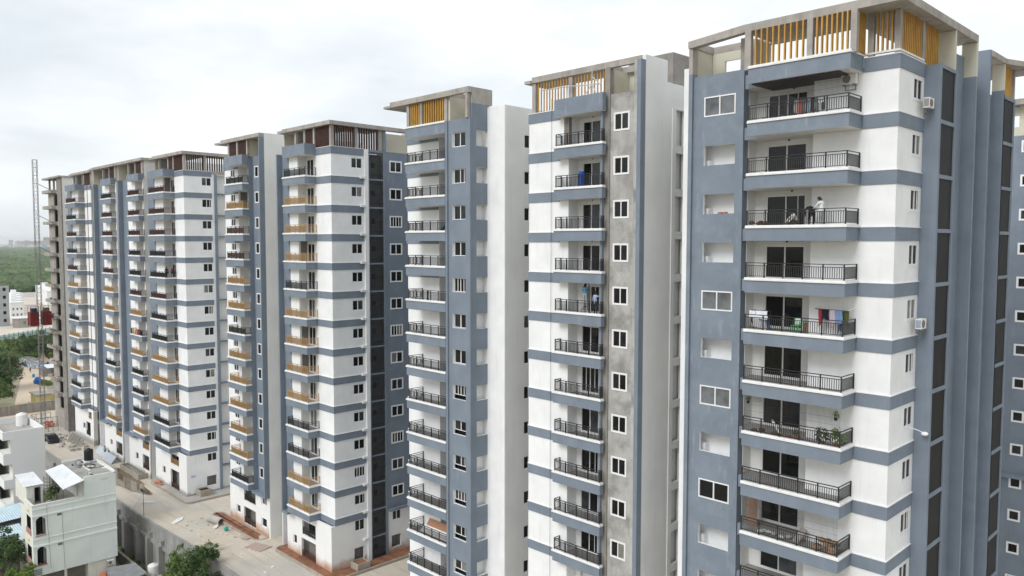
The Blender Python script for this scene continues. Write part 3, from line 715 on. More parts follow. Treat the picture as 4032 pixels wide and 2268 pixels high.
# ---- T6
X6 = -110.4
t6 = terrace_tower('t6', 'white corner tower with paved kerb and puddle beside it, red slats under its concrete roof', None, 43.2, -122.2, -119.4, -116.24, 44.25, -113.9, X6, 43.9, 42.3, -119.75, -113.66,
    'RRRBBRBBGGGBB', RUST, fin=None, dark=(1,),
    ground=[(-116.3, -113.2, 3.0, 4.5, 'rg'), (-119.5, -118.4, .9, 2.0, 'w'), (-116.4, -113.2, -.6, 2.2, 'o')], zg=-.95, ycore=60)
t = t6
bops = [(46.4, 47.8, zk(k) + 1.0, zk(k) + 2.2) for k in range(1, 15)] + [(46.28, 47.7, .25, 1.65)]
t.wall('B', X6, 44.1, 48.2, zk(13) - .75, 45.1, WHITE, bops)
t.wall('B', X6, 43.9, 48.2, -1.5, zk(13) - .75, WHITE, bops)
for k in range(1, 15): window(t.r, 'B', X6, 46.4, 47.8, zk(k) + 1.0, zk(k) + 2.2, inset=.05, detail=False)
t.box('room_back', X6 - .6, X6 - .55, 46.2, 47.8, .1, 1.8, GREYW)
bm = band_mesh([(-113.7, 43.9), (X6, 43.9), (X6, 47.85)])
for k in range(0, 14): put('floor_band', bm, t.r, (0, 0, zk(k)))
t.box('pilaster', X6 - .3, X6 + .12, 48.2, 48.6, -1.5, 45.1, BLUE)
sop = [(49.0, 49.5, zk(k) + 1.3, zk(k) + 1.85) for k in range(1, 15)]
t.wall('B', X6 - 1.0, 48.6, 60, -1.5, 45.1, WHITET, sop)
for k in range(1, 15):
    window(t.r, 'B', X6 - 1.0, 49.0, 49.5, zk(k) + 1.3, zk(k) + 1.85, '2', inset=.03, detail=False)
    t.box('shaft_ledge', X6 - 1.0, X6 - .1, 48.6, 52, zk(k) - .14, zk(k) + .02, BLUE)
    t.box('shaft_pipe', X6 - .97, X6 - .88, 48.75, 48.85, zk(k) + .03, zk(k - 1) - .15, WHITET)
t.box('column', X6 - .35, X6 - .03, 46.8, 47.15, 45.1, 47.72, CONC); t.box('column', X6 - .35, X6 - .03, 50.0, 50.35, 45.1, 47.72, CONC)
t.slats('B', X6 - .06, 44.35, 46.8, 8, 45.6, 47.72, RUST, w=.13, d=.2); t.slats('B', X6 - .06, 47.2, 50.0, 8, 45.6, 47.72, RUST, w=.13, d=.2)
t.box('parapet', X6 - .3, X6 - .02, 44.4, 52, 45.11, 45.6, CONC)
b = MB(); b.box(X6 - 3.2, X6 + .35, 47.92, 54, 47.72, 48.13); t.part('roof_slab', b, CONC)
t.box('plinth', -122.2, X6 + .06, 43.3, 43.39, -1.5, -.45, CONC)
t.box('plinth', X6 + .001, X6 + .06, 43.4, 48.1, -1.5, -.45, CONC)
sg = box_mesh(.02, .75, .55, plain('white notice board', (.75, .76, .78)), 'notice'); nb = put('notice_board', sg, t.r, (X6 + .002, 43.95, 1.75))
gl_ = MB()
for r_ in range(2):
    for c_ in range(5): gl_.box(0, .006, .08 + c_ * .12, .16 + c_ * .12, .18 + r_ * .15, .27 + r_ * .15)
put('notice_lettering', gl_.mesh('lettering', plain('blue lettering', (.05, .12, .4))), nb, (X6 + .022, 43.95, 1.75))

# ---- T7, T8: narrow wings
t7 = terrace_tower('t7', 'narrow wing next to the white corner tower, washing hung on one balcony', None, 43.06, -132.5, -130.4, -127.1, 44.15, -124.0, -123.65, 43.06, 42.3, -128.45, -123.5,
    'RRRBBRGBGBBBG', RUST, fin=(-132.8, -132.5, 42.33), gl=-135.6, gx=-132.65, dx=-126.2,
    ground=[(-126.7, -123.95, 3.3, 4.7, 'rg'), (-129.9, -128.65, 1.0, 2.1, 'w'), (-126.8, -124.0, .1, 2.4, 'o'), (-129.85, -128.65, 4.45, 5.0, 'w')], zg=-.6, ycore=56)
t7.wall('B', -123.65, 43.26, 56, -1.2, 48.0, WHITET)
t8 = terrace_tower('t8', 'narrow wing beside the scaffold ladder, workers and stacked sheets at its foot', None, 43.06, -144.7, -142.6, -139.2, 44.15, -136.1, -135.75, 43.06, 42.3, -141.1, -135.9,
    'BRRRRGGGGBGGG', RUST, fin=(-145.0, -144.7, 42.33), gl=-148.3, gx=-144.75, dx=-138.3,
    ground=[(-138.95, -136.05, 3.2, 4.8, 'rg'), (-142.1, -140.95, 1.0, 2.0, 'w'), (-139.1, -136.05, .1, 2.2, 'o'), (-142.05, -140.9, 4.3, 4.75, 'w')], zg=-.6, ycore=56)
t8.wall('B', -135.75, 43.26, 56, -1.2, 48.0, WHITET)
# ---- T9
t9 = terrace_tower('t9', 'white wing next to the unfinished concrete wing', None, 43.2, -163.2, -160.4, -156.6, 44.25, -155.3, -151.56, 43.9, 42.3, -161.15, -155.14,
    'RBRBRGGBGBGBB', RUST, fin=None,
    ground=[(-155.0, -153.2, 3.3, 4.6, 'rg'), (-158.4, -157.0, 1.0, 2.1, 'w'), (-156.5, -154.0, .1, 2.6, 'rb')], zg=-.8, ycore=56)
bm = band_mesh([(-155.2, 43.9), (-151.56, 43.9)])
for k in range(0, 14): put('floor_band', bm, t9.r, (0, 0, zk(k)))
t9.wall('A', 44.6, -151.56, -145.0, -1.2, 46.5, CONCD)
t9.box('column', -152.0, -150.2, 44.0, 44.55, 45.1, 48.2, CONC)
for k in range(1, 15): t9.box('shaft_ledge', -151.4, -149.6, 44.0, 44.6, zk(k) - .2, zk(k), CONC)

# ---- T5
def tower_five():
    key = 't5'
    t = Tower('apartment_tower', 'narrow blue and white wing with a tall blank white flank and gold railings', (-92, 50, 0)); TW[key] = t
    Yb = 42.6; zb0 = zk(13) - .75; xw = -86.15
    t.box('core', -97.0, -86.4, 45.3, 57, -.5, 45.1, WHITET)
    wops = [(-95.6, -94.35, zk(k) + 1.15, zk(k) + 2.1) for k in range(1, 14)]
    t.wall('A', 43.86, -97.2, -93.4, zb0, 45.1, WHITE, wops)
    for k in range(1, 14): window(t.r, 'A', 43.86, -95.6, -94.35, zk(k) + 1.15, zk(k) + 2.1, '2' if k in (1, 7) else 'dark', inset=.05, detail=False)
    t.box('side_wall', -93.6, -93.4, 44.06, 45.0, zb0, 45, WHITET)
    t.box('side_wall', -97.2, -97.0, 44.06, 57, -.5, 45, WHITE)
    dops = [(-91.5, -90.2, zk(k) + .05, zk(k) + 2.05) for k in range(1, 14)]
    t.wall('A', 45.0, -93.4, -89.9, zb0, 45, WHITET, dops)
    for k in range(1, 14): t.door(45.0, -91.5, -90.2, k, 2.0, '2', .05)
    t.box('bare_room_wall', -93.398, -93.37, 44.1, 44.99, zk(2) + .05, zk(1) - .75, GREYW)
    t.box('pier', -89.9, -89.66, 43.4, 45.0, zb0, 45.75, BLUE)
    w2 = [(-89.2, -88.3, zk(k) + .85, zk(k) + 2.1) for k in range(1, 14)]
    t.wall('A', 43.95, -89.66, xw - .2, zb0, 45.75, BLUE, w2, rev=FRAME)
    for k in range(1, 14): window(t.r, 'A', 43.95, -89.2, -88.3, zk(k) + .85, zk(k) + 2.1, '1', inset=.03, trim=.06)
    t.box('fin', xw - .18, xw, 43.03, 43.67, zb0 - .25, 47.75, BLUE)
    t.box('fin_ledge', -89.66, xw - .19, 43.05, 43.95, zb0 - .25, zb0, BLUE)
    t.wall('B', xw, 43.671, 57, -.6, 48.22, WHITET, t=.3)
    poly = [(-94.55, 43.84), (-94.55, Yb), (-89.68, Yb), (-89.68, 43.38), (-89.91, 43.38), (-89.91, 44.98), (-93.38, 44.98), (-93.38, 43.84)]
    edge = [(-94.55, 43.84), (-94.55, Yb), (-89.68, Yb), (-89.68, 43.37)]
    bal = balcony_mesh(poly, edge); balx = balcony_mesh(poly, edge, wx=True)
    path = [(-94.2, 43.82), (-94.2, 42.68), (-89.76, 42.68), (-89.76, 43.36)]
    rails = 'BGRRGGBGGGGGB'
    rm = {c: rail_mesh(path, RM[c], sp=.115, bw=.02, bd=.04) for c in set(rails)}
    b = MB(); b.prism(poly, -.73, .45, 0, 1, 1); put('balcony', b.mesh('balcony', [BLUEW, LEDGE]), t.r, (0, 0, zk(0)))
    for k in range(1, 14):
        o = put('balcony', balx if k == 1 else bal, t.r, (0, 0, zk(k))); put('railing', rm[rails[k - 1]], o, (0, 0, zk(k)))
    bm = band_mesh([(-97.25, 43.86), (-93.45, 43.86)], zb=-.95, zt=-.25)
    for k in range(0, 14): put('floor_band', bm, t.r, (0, 0, zk(k)))
    ground = [(-93.0, -89.9, 3.0, 4.6, 'rb'), (-95.2, -94.1, .95, 1.95, 'w'), (-93.1, -89.9, .05, 2.2, 'o'), (-88.4, -87.05, .85, 1.95, 'w'), (-88.35, -87.0, 3.6, 4.75, 'w')]
    t.wall('A', 43.66, -97.0, xw - .3, -.6, zb0 - .02, WHITEG, [g[:4] for g in ground], t=.2, rev=WHITET)
    for (x0, x1, z0, z1, kd) in ground:
        if kd == 'w': window(t.r, 'A', 43.66, x0, x1, z0, z1, '2' if z0 > 3 else '1', inset=.14)
        else:
            t.box('room_back', x0 - .1, x1 + .1, 44.6, 44.65, z0 - .1, z1 + .1, GREYW)
            put('railing', rail_mesh([(x0, 43.76), (x1, 43.76)], BLACKM if kd == 'rb' else BROWNM, h=.8, z0=0), t.r, (0, 0, z0))
    for x0, x1 in ((-95.0, -94.65), (-92.6, -92.25), (-89.95, -89.66)): t.box('column', x0, x1, 43.3, 43.6, 45.6, 47.75, CONC)
    t.slats('A', 43.35, -94.6, -92.65, 8, 45.65, 47.75, RUST, w=.1, d=.2); t.slats('A', 43.35, -92.2, -90.0, 8, 45.65, 47.75, RUST, w=.1, d=.2)
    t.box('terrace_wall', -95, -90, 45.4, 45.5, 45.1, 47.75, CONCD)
    t.box('terrace_wall', -89.95, -89.7, 43.62, 46.4, 45.2, 47.75, CREAM); t.box('terrace_wall', -89.69, xw - .31, 46.2, 46.4, 45.2, 47.75, CREAM)
    b = MB(); b.box(-96.4, xw - .001, 43.02, 46.6, 47.76, 48.2) ; b.box(-98.2, -96.401, 43.02, 46.6, 47.76, 47.98); t.part('roof_slab', b, CONC)
    return t
t5 = tower_five()

SACK = plain('orange sack', (.5, .16, .08))
# ---- T10: unfinished concrete wing
def tower_ten():
    t = Tower('apartment_tower', 'unfinished bare concrete wing with rough cantilevered floor slabs behind the hoist mast', (-171, 50, 0)); TW['t10'] = t
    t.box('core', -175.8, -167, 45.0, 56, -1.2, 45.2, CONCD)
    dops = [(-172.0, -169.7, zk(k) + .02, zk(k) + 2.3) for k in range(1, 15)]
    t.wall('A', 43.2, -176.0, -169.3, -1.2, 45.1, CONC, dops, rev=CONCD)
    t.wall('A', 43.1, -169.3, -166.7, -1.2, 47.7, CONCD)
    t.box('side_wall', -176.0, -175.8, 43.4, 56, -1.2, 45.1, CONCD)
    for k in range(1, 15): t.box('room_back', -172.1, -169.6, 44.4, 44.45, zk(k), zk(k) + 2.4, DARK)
    rs = random.Random(3)
    for k in range(0, 14):
        b = MB(); j = rs.uniform(-.25, .25)
        b.prism([(-176.6 + j, 43.2), (-176.7 + j, 42.3), (-170.4 + j * .5, 42.3), (-170.3, 43.2)], zk(k) - .5 - .1 * rs.random(), zk(k) + .05)
        o = t.part('floor_slab', b, CONC)
        if k > 5 and rs.random() < .8:
            for i in range(7):
                c = MB(); x = rs.uniform(-175.5, -171); w = rs.uniform(.15, .4)
                c.box(x, x + w, 42.4, 42.4 + rs.uniform(.2, .6), zk(k) + .04, zk(k) + .05 + rs.uniform(.06, .3))
                t.part('debris', c, [RSTEEL, WHITET, SACK][i % 3], par=o)
    t.wall('B', -166.7, 43.3, 56, zk(13) - .3, 48.0, WHITET)
    t.wall('B', -166.72, 43.3, 56, -1.2, zk(13) - .3, CONCD)
    b = MB(); b.box(-178.0, -166.5, 42.6, 47, 47.72, 48.05); t.part('roof_slab', b, CONC)
    for x in (-175.9, -172.9, -170.6): t.box('column', x, x + .35, 43.3, 43.6, 45.1, 47.72, CONC)
    t.box('terrace_wall', -175.5, -171, 46, 46.1, 45.1, 47.72, CONCD)
    return t
t10 = tower_ten()

# ---- K: blue block behind the right tower
def tower_behind():
    t = Tower('apartment_tower', 'dark blue block with small square windows standing behind the right tower', (-12, 90, 0)); TW['tk'] = t
    Y = 82
    ops = [(-18.55, -17.7, zk(k) + 1.25, zk(k) + 2.15) for k in range(1, 15)]
    t.wall('A', Y, -22, -16.6, -1, 45.1, BLUE, ops)
    for k in range(1, 15): window(t.r, 'A', Y, -18.55, -17.7, zk(k) + 1.25, zk(k) + 2.15, '1', inset=.0, trim=.08)
    t.box('core', -22, -8, Y + 1.3, Y + 14, -1, 45.1, BLUE)
    dops = [(-14.6, -12.4, zk(k) + .05, zk(k) + 2.05) for k in range(1, 15)]
    t.wall('A', Y + 1.0, -16.6, -8, -1, 45.1, WHITE, dops)
    for k in range(1, 15): t.door(Y + 1.0, -14.6, -12.4, k, 2.0, '2', .05)
    t.box('side_wall', -16.8, -16.6, Y + .2, Y + 1, -1, 45.1, BLUE)
    poly = [(-16.6, Y + 1), (-16.6, Y - .6), (-10.5, Y - .6), (-10.5, Y + 1)]
    bal = balcony_mesh(poly, [(-16.6, Y + .9), (-16.6, Y - .6), (-10.5, Y - .6), (-10.5, Y + .9)])
    rl = rail_mesh([(-16.5, Y + .9), (-16.5, Y - .5), (-10.6, Y - .5), (-10.6, Y + .9)], BLACKM)
    for k in range(0, 15):
        o = put('balcony', bal, t.r, (0, 0, zk(k))); put('railing', rl, o, (0, 0, zk(k)))
    b = MB(); b.box(-22.5, -7.5, Y - .9, Y + 3, 47.75, 48.25); t.part('roof_slab', b, CONC)
    for x in (-21.8, -18.9, -16.2, -12.5, -9): t.box('column', x, x + .4, Y + .1, Y + .5, 45.1, 47.75, CREAM)
    t.box('terrace_wall', -22, -8, Y + .15, Y + .3, 45.1, 45.9, CREAM); t.box('terrace_wall', -22, -8, Y + .15, Y + .3, 46.9, 47.7, CREAM)
    t.box('stair_ledge', -19.4, -16.7, Y - .5, Y, zk(10) - .9, zk(10) - .6, BLUE)
    return t
tk = tower_behind()
# ------------------------------------------------------------------ ground, yard, retaining wall
def yard_mat():
    m = surf('pale dusty yard', (.55, .485, .395), var=.12, vscale=.16, blotch=.65, bcol=(.45, .435, .405), bthr=(.42, .6), bsc=.11, spots=.2, scol=(.62, .60, .56), bump=.35, bscale=9)
    t = m.node_tree; b = t.nodes['Principled BSDF']; src = b.inputs['Base Color'].links[0].from_socket
    pos = t.nodes.new('ShaderNodeNewGeometry').outputs['Position']
    k = maprange(t, noise_node(t, mapping(t, pos, (.05, .9, 1)), 1.6, 5, .65), .5, .64, 0, .45)
    c = mixc(t, k, src, (.36, .32, .27))
    k = maprange(t, noise_node(t, mapping(t, pos, (.35, .5, 1)), 1.0, 6, .7), .56, .66, 0, .5)
    t.links.new(mixc(t, k, c, (.58, .55, .50)), b.inputs['Base Color'])
    return m
SAND = yard_mat()
DUST = surf('pale dust', (.47, .41, .335), var=.10, vscale=.16, blotch=.6, bcol=(.40, .385, .36), bthr=(.42, .6), bsc=.11, spots=.15, scol=(.62, .60, .56), bump=.3, bscale=9)
EARTH = surf('lower earth', (.34, .28, .21), var=.2, vscale=.12, blotch=.7, bcol=(.11, .15, .06), bthr=(.46, .60), bsc=.05, bump=.3, bscale=3)
ROADD = surf('pale dirt road', (.56, .44, .31), var=.12, vscale=.2, blotch=.5, bcol=(.50, .46, .41), bthr=(.45, .6), bsc=.15, bump=.2)
SOIL = surf('red soil', (.30, .14, .078), var=.3, vscale=2.2, blotch=.75, bcol=(.15, .068, .042), bsc=1.1, bthr=(.44, .58), spots=.4, scol=(.38, .28, .2), bump=.8, bscale=5)
KERB = surf('kerb concrete', (.36, .315, .26), var=.15, vscale=1, streak=.4, scol=(.24, .19, .14), bump=.3)
PAVE = surf('cement paving', (.40, .385, .36), var=.12, vscale=.7, blotch=.4, bcol=(.28, .27, .25), bsc=.6, bump=.2)
RETW = surf('retaining wall concrete', (.29, .285, .272), var=.15, vscale=.5, streak=.45, scol=(.16, .157, .15), sthr=(.45, .68), blotch=.3, bcol=(.38, .375, .36), bsc=.5, bump=.3)
def gz(x):
    pts = [(-400, -1.3), (-170, -1.25), (-125, -1.0), (-108, -.92), (-100, -.62), (-88, -.12), (-60, 0), (50, 0)]
    for (a, za), (b, zb) in zip(pts[:-1], pts[1:]):
        if a <= x <= b: return za + (zb - za) * (x - a) / (b - a)
    return 0
# lower ground sheet to the horizon
b = MB()
xs = [-14000, -6000, -3000, -1500, -800, -500, -400, -300, -200, -100, 0, 200, 1500, 6000]; ys = [-6000, -1500, -300, -60, 0, 60, 120, 200, 400, 900, 2500, 8000]
b.v = [(x, y, -7.0) for x in xs for y in ys]
b.f = [(i * len(ys) + j, (i + 1) * len(ys) + j, (i + 1) * len(ys) + j + 1, i * len(ys) + j + 1) for i in range(len(xs) - 1) for j in range(len(ys) - 1)]; b.m = [0] * len(b.f)
tag(put('ground', b.mesh('ground', EARTH)), kind='structure')
# raised yard around the towers
b = MB(); xs = [-188, -160, -140, -125, -116, -108, -104, -100, -96, -92, -88, -80, -70, -60, -40, -20, 30]; ys = [36.1, 38, 40, 42, 44, 50, 60, 130]
rn = random.Random(5)
b.v = [(x, y, gz(x) + (rn.uniform(-.05, .05) if 36.2 < y < 43 else 0)) for x in xs for y in ys]
b.f = [(i * len(ys) + j, (i + 1) * len(ys) + j, (i + 1) * len(ys) + j + 1, i * len(ys) + j + 1) for i in range(len(xs) - 1) for j in range(len(ys) - 1)]; b.m = [0] * len(b.f)
b.add([(-188, 36.1, -7.2), (-188, 130, -7.2), (-188, 130, gz(-188)), (-188, 36.1, gz(-188))], [(0, 1, 2, 3)])
tag(put('yard', b.mesh('yard', SAND)), kind='structure')
rw = thing('retaining_wall', 'long grey concrete retaining wall with buttress columns along the edge of the yard', 'wall', (-90, 35.9, -7))
b = MB()
for x0, x1 in zip([-188, -160, -140, -125, -108, -100, -88, -60], [-160, -140, -125, -108, -100, -88, -60, 30]):
    za, zb_ = gz(x0) + .15, gz(x1) + .15
    b.add([(x0, 35.85, -7.2), (x1, 35.85, -7.2), (x1, 36.15, -7.2), (x0, 36.15, -7.2), (x0, 35.85, za), (x1, 35.85, zb_), (x1, 36.15, zb_), (x0, 36.15, za)],
          [(4, 5, 6, 7), (0, 1, 5, 4), (2, 3, 7, 6), (1, 2, 6, 5), (3, 0, 4, 7)])
put('wall', b.mesh('wall', RETW), rw)
cb = MB(); cb.box(-.3, .3, 35.1, 35.85, -7.2, -2.35); cb.box(-.22, .22, 35.45, 35.85, -2.35, -1.75); cm = cb.mesh('buttress', RETW)
for i in range(26):
    x = -147 + i * 4.0
    put('buttress', cm, rw, (x, 0, 0))
b = MB(); b.box(-150, -44, 35.55, 35.85, -2.9, -2.45); put('ring_beam', b.mesh('ring_beam', RETW), rw)
# ------------------------------------------------------------------ planting beds, kerbs, paths
def rounded(x0, x1, y0, y1, r, corners='abcd', n=5):
    pts = []
    for c, (cx, cy, a0) in zip('abcd', ((x0 + r, y0 + r, 180), (x1 - r, y0 + r, 270), (x1 - r, y1 - r, 0), (x0 + r, y1 - r, 90))):
        if c in corners: pts += [(cx + r * math.cos(R(a0 + 90 * i / n)), cy + r * math.sin(R(a0 + 90 * i / n))) for i in range(n + 1)]
        else: pts.append({'a': (x0, y0), 'b': (x1, y0), 'c': (x1, y1), 'd': (x0, y1)}[c])
    return pts
def bed(label, x0, x1, y0, y1, zg, corners, soil=True, h=.3):
    o = thing('planting_bed', label, 'planting bed', ((x0 + x1) / 2, y0, zg))
    pl = rounded(x0, x1, y0, y1, .9, corners)
    inner = rounded(x0 + .18, x1 - .18, y0 + .18, y1 - .18, .75, corners)
    b = MB(); n = len(pl)
    vs = [(x, y, zg - .3) for x, y in pl] + [(x, y, zg + h) for x, y in pl] + [(x, y, zg + h) for x, y in inner] + [(x, y, zg - .3) for x, y in inner]
    fs = []
    for i in range(n):
        j = (i + 1) % n
        fs += [(i, j, n + j, n + i), (n + i, n + j, 2 * n + j, 2 * n + i), (2 * n + i, 2 * n + j, 3 * n + j, 3 * n + i)]
    b.add(vs, fs); put('kerb', b.mesh('kerb', KERB), o)
    b = MB(); b.prism(inner, zg - .2, zg + h - (.08 if soil else .03)); put('soil' if soil else 'paving', b.mesh('soil', SOIL if soil else PAVE), o)
    return o
bed('red soil bed with rounded kerb around the corner of the gold railed tower', -82.6, -69.9, 42.1, 56, -.05, 'a')
bed('red soil bed with rounded kerb below the narrow wing with blank white flank', -99.6, -86.5, 42.0, 43.65, -.35, 'abd')
bed('cement kerbed walkway round the corner tower by the puddle', -121.8, -107.6, 42.2, 50, -.95, 'ab', soil=False, h=.32)
def planter(label, x0, x1, y0, y1, z0, h, mat, fill):
    o = thing('planter_box', label, 'planter', ((x0 + x1) / 2, (y0 + y1) / 2, z0))
    b = MB(); t_ = .12
    b.box(x0, x1, y0, y0 + t_, z0, z0 + h); b.box(x0, x1, y1 - t_, y1, z0, z0 + h); b.box(x0, x0 + t_, y0 + t_, y1 - t_, z0, z0 + h); b.box(x1 - t_, x1, y0 + t_, y1 - t_, z0, z0 + h)
    put('box', b.mesh('box', mat), o); b = MB(); b.box(x0 + t_, x1 - t_, y0 + t_, y1 - t_, z0, z0 + h - .15); put('fill', b.mesh('fill', fill), o)
planter('square concrete planter filled with red soil in front of the grille shaft', -71.75, -70.3, 45.6, 47.2, .1, .75, KERB, SOIL)
planter('square concrete tank standing empty on the cement walkway', -110.2, -108.7, 44.6, 46.2, -.68, .95, KERB, DARK)  # near-black fill stands for the shade inside the empty tank
planter('long low concrete trough in front of the narrow wing with washing', -133.0, -124.6, 41.6, 43.0, -1.0, .75, KERB, surf('dirty trough water', (.10, .10, .075), var=.1, bump=0, rough=.1))
WATER = surf('muddy puddle', (.15, .11, .07), var=.2, vscale=.4, bump=.04, bscale=2, rough=.06, spec=.5)
b = MB(); pl = []
rp = random.Random(4)
for i in range(40):
    a = 2 * math.pi * i / 40; k = 1 + .18 * math.sin(3 * a + 1) + .1 * math.sin(7 * a) + rp.uniform(-.05, .05)
    pl.append((-126.5 + 9.0 * k * math.cos(a), 39.9 + 1.9 * k * math.sin(a)))
b.add([(x, y, gz(x) + .055) for x, y in pl], [tuple(range(40))])
tag(put('puddle', b.mesh('puddle', WATER)), kind='structure')
# ------------------------------------------------------------------ pale green house
HGREEN = surf('pale mint wall', (.79, .84, .815), var=.05, vscale=.4, streak=.3, scol=(.50, .53, .50), sthr=(.55, .75), bump=.15, blotch=.25, bcol=(.74, .80, .78), bsc=.3)
HCREAM = surf('pale cream wall', (.72, .72, .66), var=.06, vscale=.6, streak=.4, scol=(.35, .34, .29), bump=.15)
ROOFC = surf('weathered roof cement', (.34, .33, .305), var=.2, vscale=.7, streak=.2, blotch=.5, bcol=(.17, .165, .155), bsc=.5, bump=.3)
def corr(name, col, dirx=True):
    m, t, b = new_mat(name)
    pos = t.nodes.new('ShaderNodeNewGeometry').outputs['Position']
    n = noise_node(t, pos, 1.2, 5); k = maprange(t, n, .6, .72, 0, .6)
    t.links.new(mixc(t, k, mixc(t, 1.0, col, maprange(t, noise_node(t, pos, .5, 3), .3, .7, .9, 1.08), 'MULTIPLY'), (.42, .26, .17)), b.inputs['Base Color'])
    b.inputs['Roughness'].default_value = .45
    return m
TINW = corr('white tin roof', (.70, .72, .74)); TINB = corr('pale blue tin roof', (.50, .63, .70))
def corrugated(p00, p10, p11, p01, n, mat, th=.05, amp=.035):
    # sheet from edge p00-p10 to p01-p11, ribs running from the first edge to the second
    b = MB(); P = [Vector(p) for p in (p00, p10, p11, p01)]
    nv = (P[1] - P[0]).cross(P[3] - P[0]).normalized()
    rows = []
    for s_ in (0, .5, 1):
        row = []
        for i in range(n * 2 + 1):
            u = i / (n * 2); a = P[0].lerp(P[1], u); c = P[3].lerp(P[2], u)
            row.append(a.lerp(c, s_) + nv * (amp if i % 2 else -amp))
        rows.append(row)
    m_ = len(rows[0])
    b.v = [tuple(v) for r_ in rows for v in r_]; b.f = [(j * m_ + i, j * m_ + i + 1, (j + 1) * m_ + i + 1, (j + 1) * m_ + i) for j in range(2) for i in range(m_ - 1)]
    n0 = len(b.v)
    b.v += [tuple(Vector(v) - nv * th) for v in b.v[:n0]]; b.f += [tuple(n0 + q for q in f)[::-1] for f in b.f[:]]
    b.m = [0] * len(b.f)
    return b.mesh('roof_sheet', mat)
h = Tower('village_house', 'pale mint three storey house with tin roofed terrace cabin and black water tank', (-108, 27, -7), None)
h.r['category'] = 'house'
ops = [(23.1, 24.1, .85, 3.0), (23.15, 24.1, -2.8, -.6)]
b = wall_mb('B', -104, 22.75, 32, -4.1, 3.45, .22, ops); h.part('wall', b, [HGREEN, DARK])
h.part('wall', wall_mb('B', -104, 28.4, 32, 3.45, 6.7, .22), [HGREEN, HGREEN])
h.part('parapet', wall_mb('B', -104, 22.75, 28.39, 3.45, 4.4, .2), [HGREEN, HCREAM])
h.part('parapet', wall_mb('A', 22.75, -107.9, -104.21, 3.45, 4.4, .2), [HCREAM, HCREAM])
b = MB(); b.box(-107.95, -103.95, 22.7, 23.0, 4.4, 4.46); b.box(-104.25, -103.95, 23.0, 28.38, 4.4, 4.46); h.part('coping', b, HCREAM)
aops = [(-106.6, -104.7, .9, 2.9), (-106.6, -104.7, -2.8, -.7)]
h.part('wall', wall_mb('A', 22.75, -107.9, -104.22, -4.1, 3.44, .2, aops), [HCREAM, DARK])
h.part('wall', wall_mb('A', 23.6, -113.5, -107.9, -7, 5.4, .2, [(-110.6, -109.4, .4, 2.8), (-110.6, -109.4, -3.6, -1.0)]), [HCREAM, DARK])
h.box('side_wall', -108.1, -107.9, 22.95, 23.6, -4.1, 4.4, HCREAM)
for (y0, y1, z0, z1) in ((23.05, 24.15, .7, 3.1), (23.1, 24.15, -2.9, -.5)): h.box('room_back', -105.0, -104.95, y0 - .3, y1 + .6, z0, z1, DARK)
for (z0, z1) in ((.8, 3), (-2.9, -.6)): h.box('room_back', -107, -104.3, 23.7, 23.75, z0, z1, DARK)
for z in (3.0, -.6):                                   # scalloped arch corners of the openings
    b = MB()
    for y0, sg in ((23.12, 1), (24.08, -1)):
        b.add([(-103.98, y0, z), (-103.98, y0 + sg * .34, z), (-103.98, y0 + sg * .26, z - .12), (-103.98, y0 + sg * .12, z - .2), (-103.98, y0, z - .42),
               (-104.2, y0, z), (-104.2, y0 + sg * .34, z), (-104.2, y0 + sg * .26, z - .12), (-104.2, y0 + sg * .12, z - .2), (-104.2, y0, z - .42)],
              [(0, 1, 2, 3, 4), (5, 6, 7, 8, 9), (1, 2, 7, 6), (2, 3, 8, 7), (3, 4, 9, 8)])
    h.part('arch', b, HGREEN)
    b = MB(); b.box(-104.02, -103.9, 23.05, 24.15, z - 2.32, z - 2.2); h.part('window_sill', b, plain('pink sill', (.45, .2, .2)))
    b = MB(); b.box(-106.7, -104.6, 22.66, 22.78, z - 2.25, z - 1.6); h.part('balcony_front', b, plain('faded pink panel', (.42, .22, .21)))
    b = MB(); b.box(-106.3, -105.6, 22.72, 22.749, z + .32, z + .6); h.part('panel_motif', b, plain('yellow motif', (.62, .48, .10)))
for z0, z1, e in ((3.02, 3.2, .07), (3.9, 3.98, .05), (-.62, -.45, .07), (.28, .36, .05)):
    b = MB(); b.box(-104, -104 + e + .02, 22.7, 32.03, z0, z1); h.part('string_course', b, HGREEN)
for y, z in ((25.35, 2.66), (25.35, -.98), (30.25, 5.9)):
    b = MB(); b.box(-104.02, -103.985, y, y + .48 if z < 5 else y + .9, z, z + .3); h.part('vent', b, GREYW if z < 5 else HCREAM)
b = MB()
for i in range(4): b.box(-104.02, -103.97, 22.85, 23.6, -3.95 + i * .2, -3.87 + i * .2)
h.part('vent_slots', b, DARK)
h.box('core', -113.5, -104.9, 24.0, 31.9, -4.1, 3.4, HCREAM)
h.box('core', -113.5, -104.25, 28.6, 31.9, 3.4, 6.4, HCREAM)
h.box('terrace_floor', -113.5, -104.22, 22.96, 28.39, 3.41, 3.5, ROOFC)
h.box('roof', -113.5, -104.22, 28.4, 32, 6.41, 6.52, ROOFC)
h.part('wall', wall_mb('A', 28.4, -113.5, -104.22, 3.5, 6.4, .15, [(-107.5, -105.0, 3.5, 5.9)]), [HCREAM, HCREAM]); h.box('room_back', -107.7, -104.9, 29.0, 29.05, 3.4, 6, DARK)
b = MB(); b.box(-113.5, -104.0, 31.88, 32.05, 6.52, 6.72); b.box(-113.6, -113.4, 28.4, 31.87, 6.52, 6.72); b.box(-104.22, -104.01, 28.39, 31.87, 6.7, 6.74); h.part('roof_edge', b, LEDGE)
h.box('ground_storey', -113.4, -105.3, 23.3, 31.9, -7, -4.1, GREYW)
h.box('ground_wall', -105.29, -104.15, 28.6, 31.8, -7, -4.1, HCREAM)
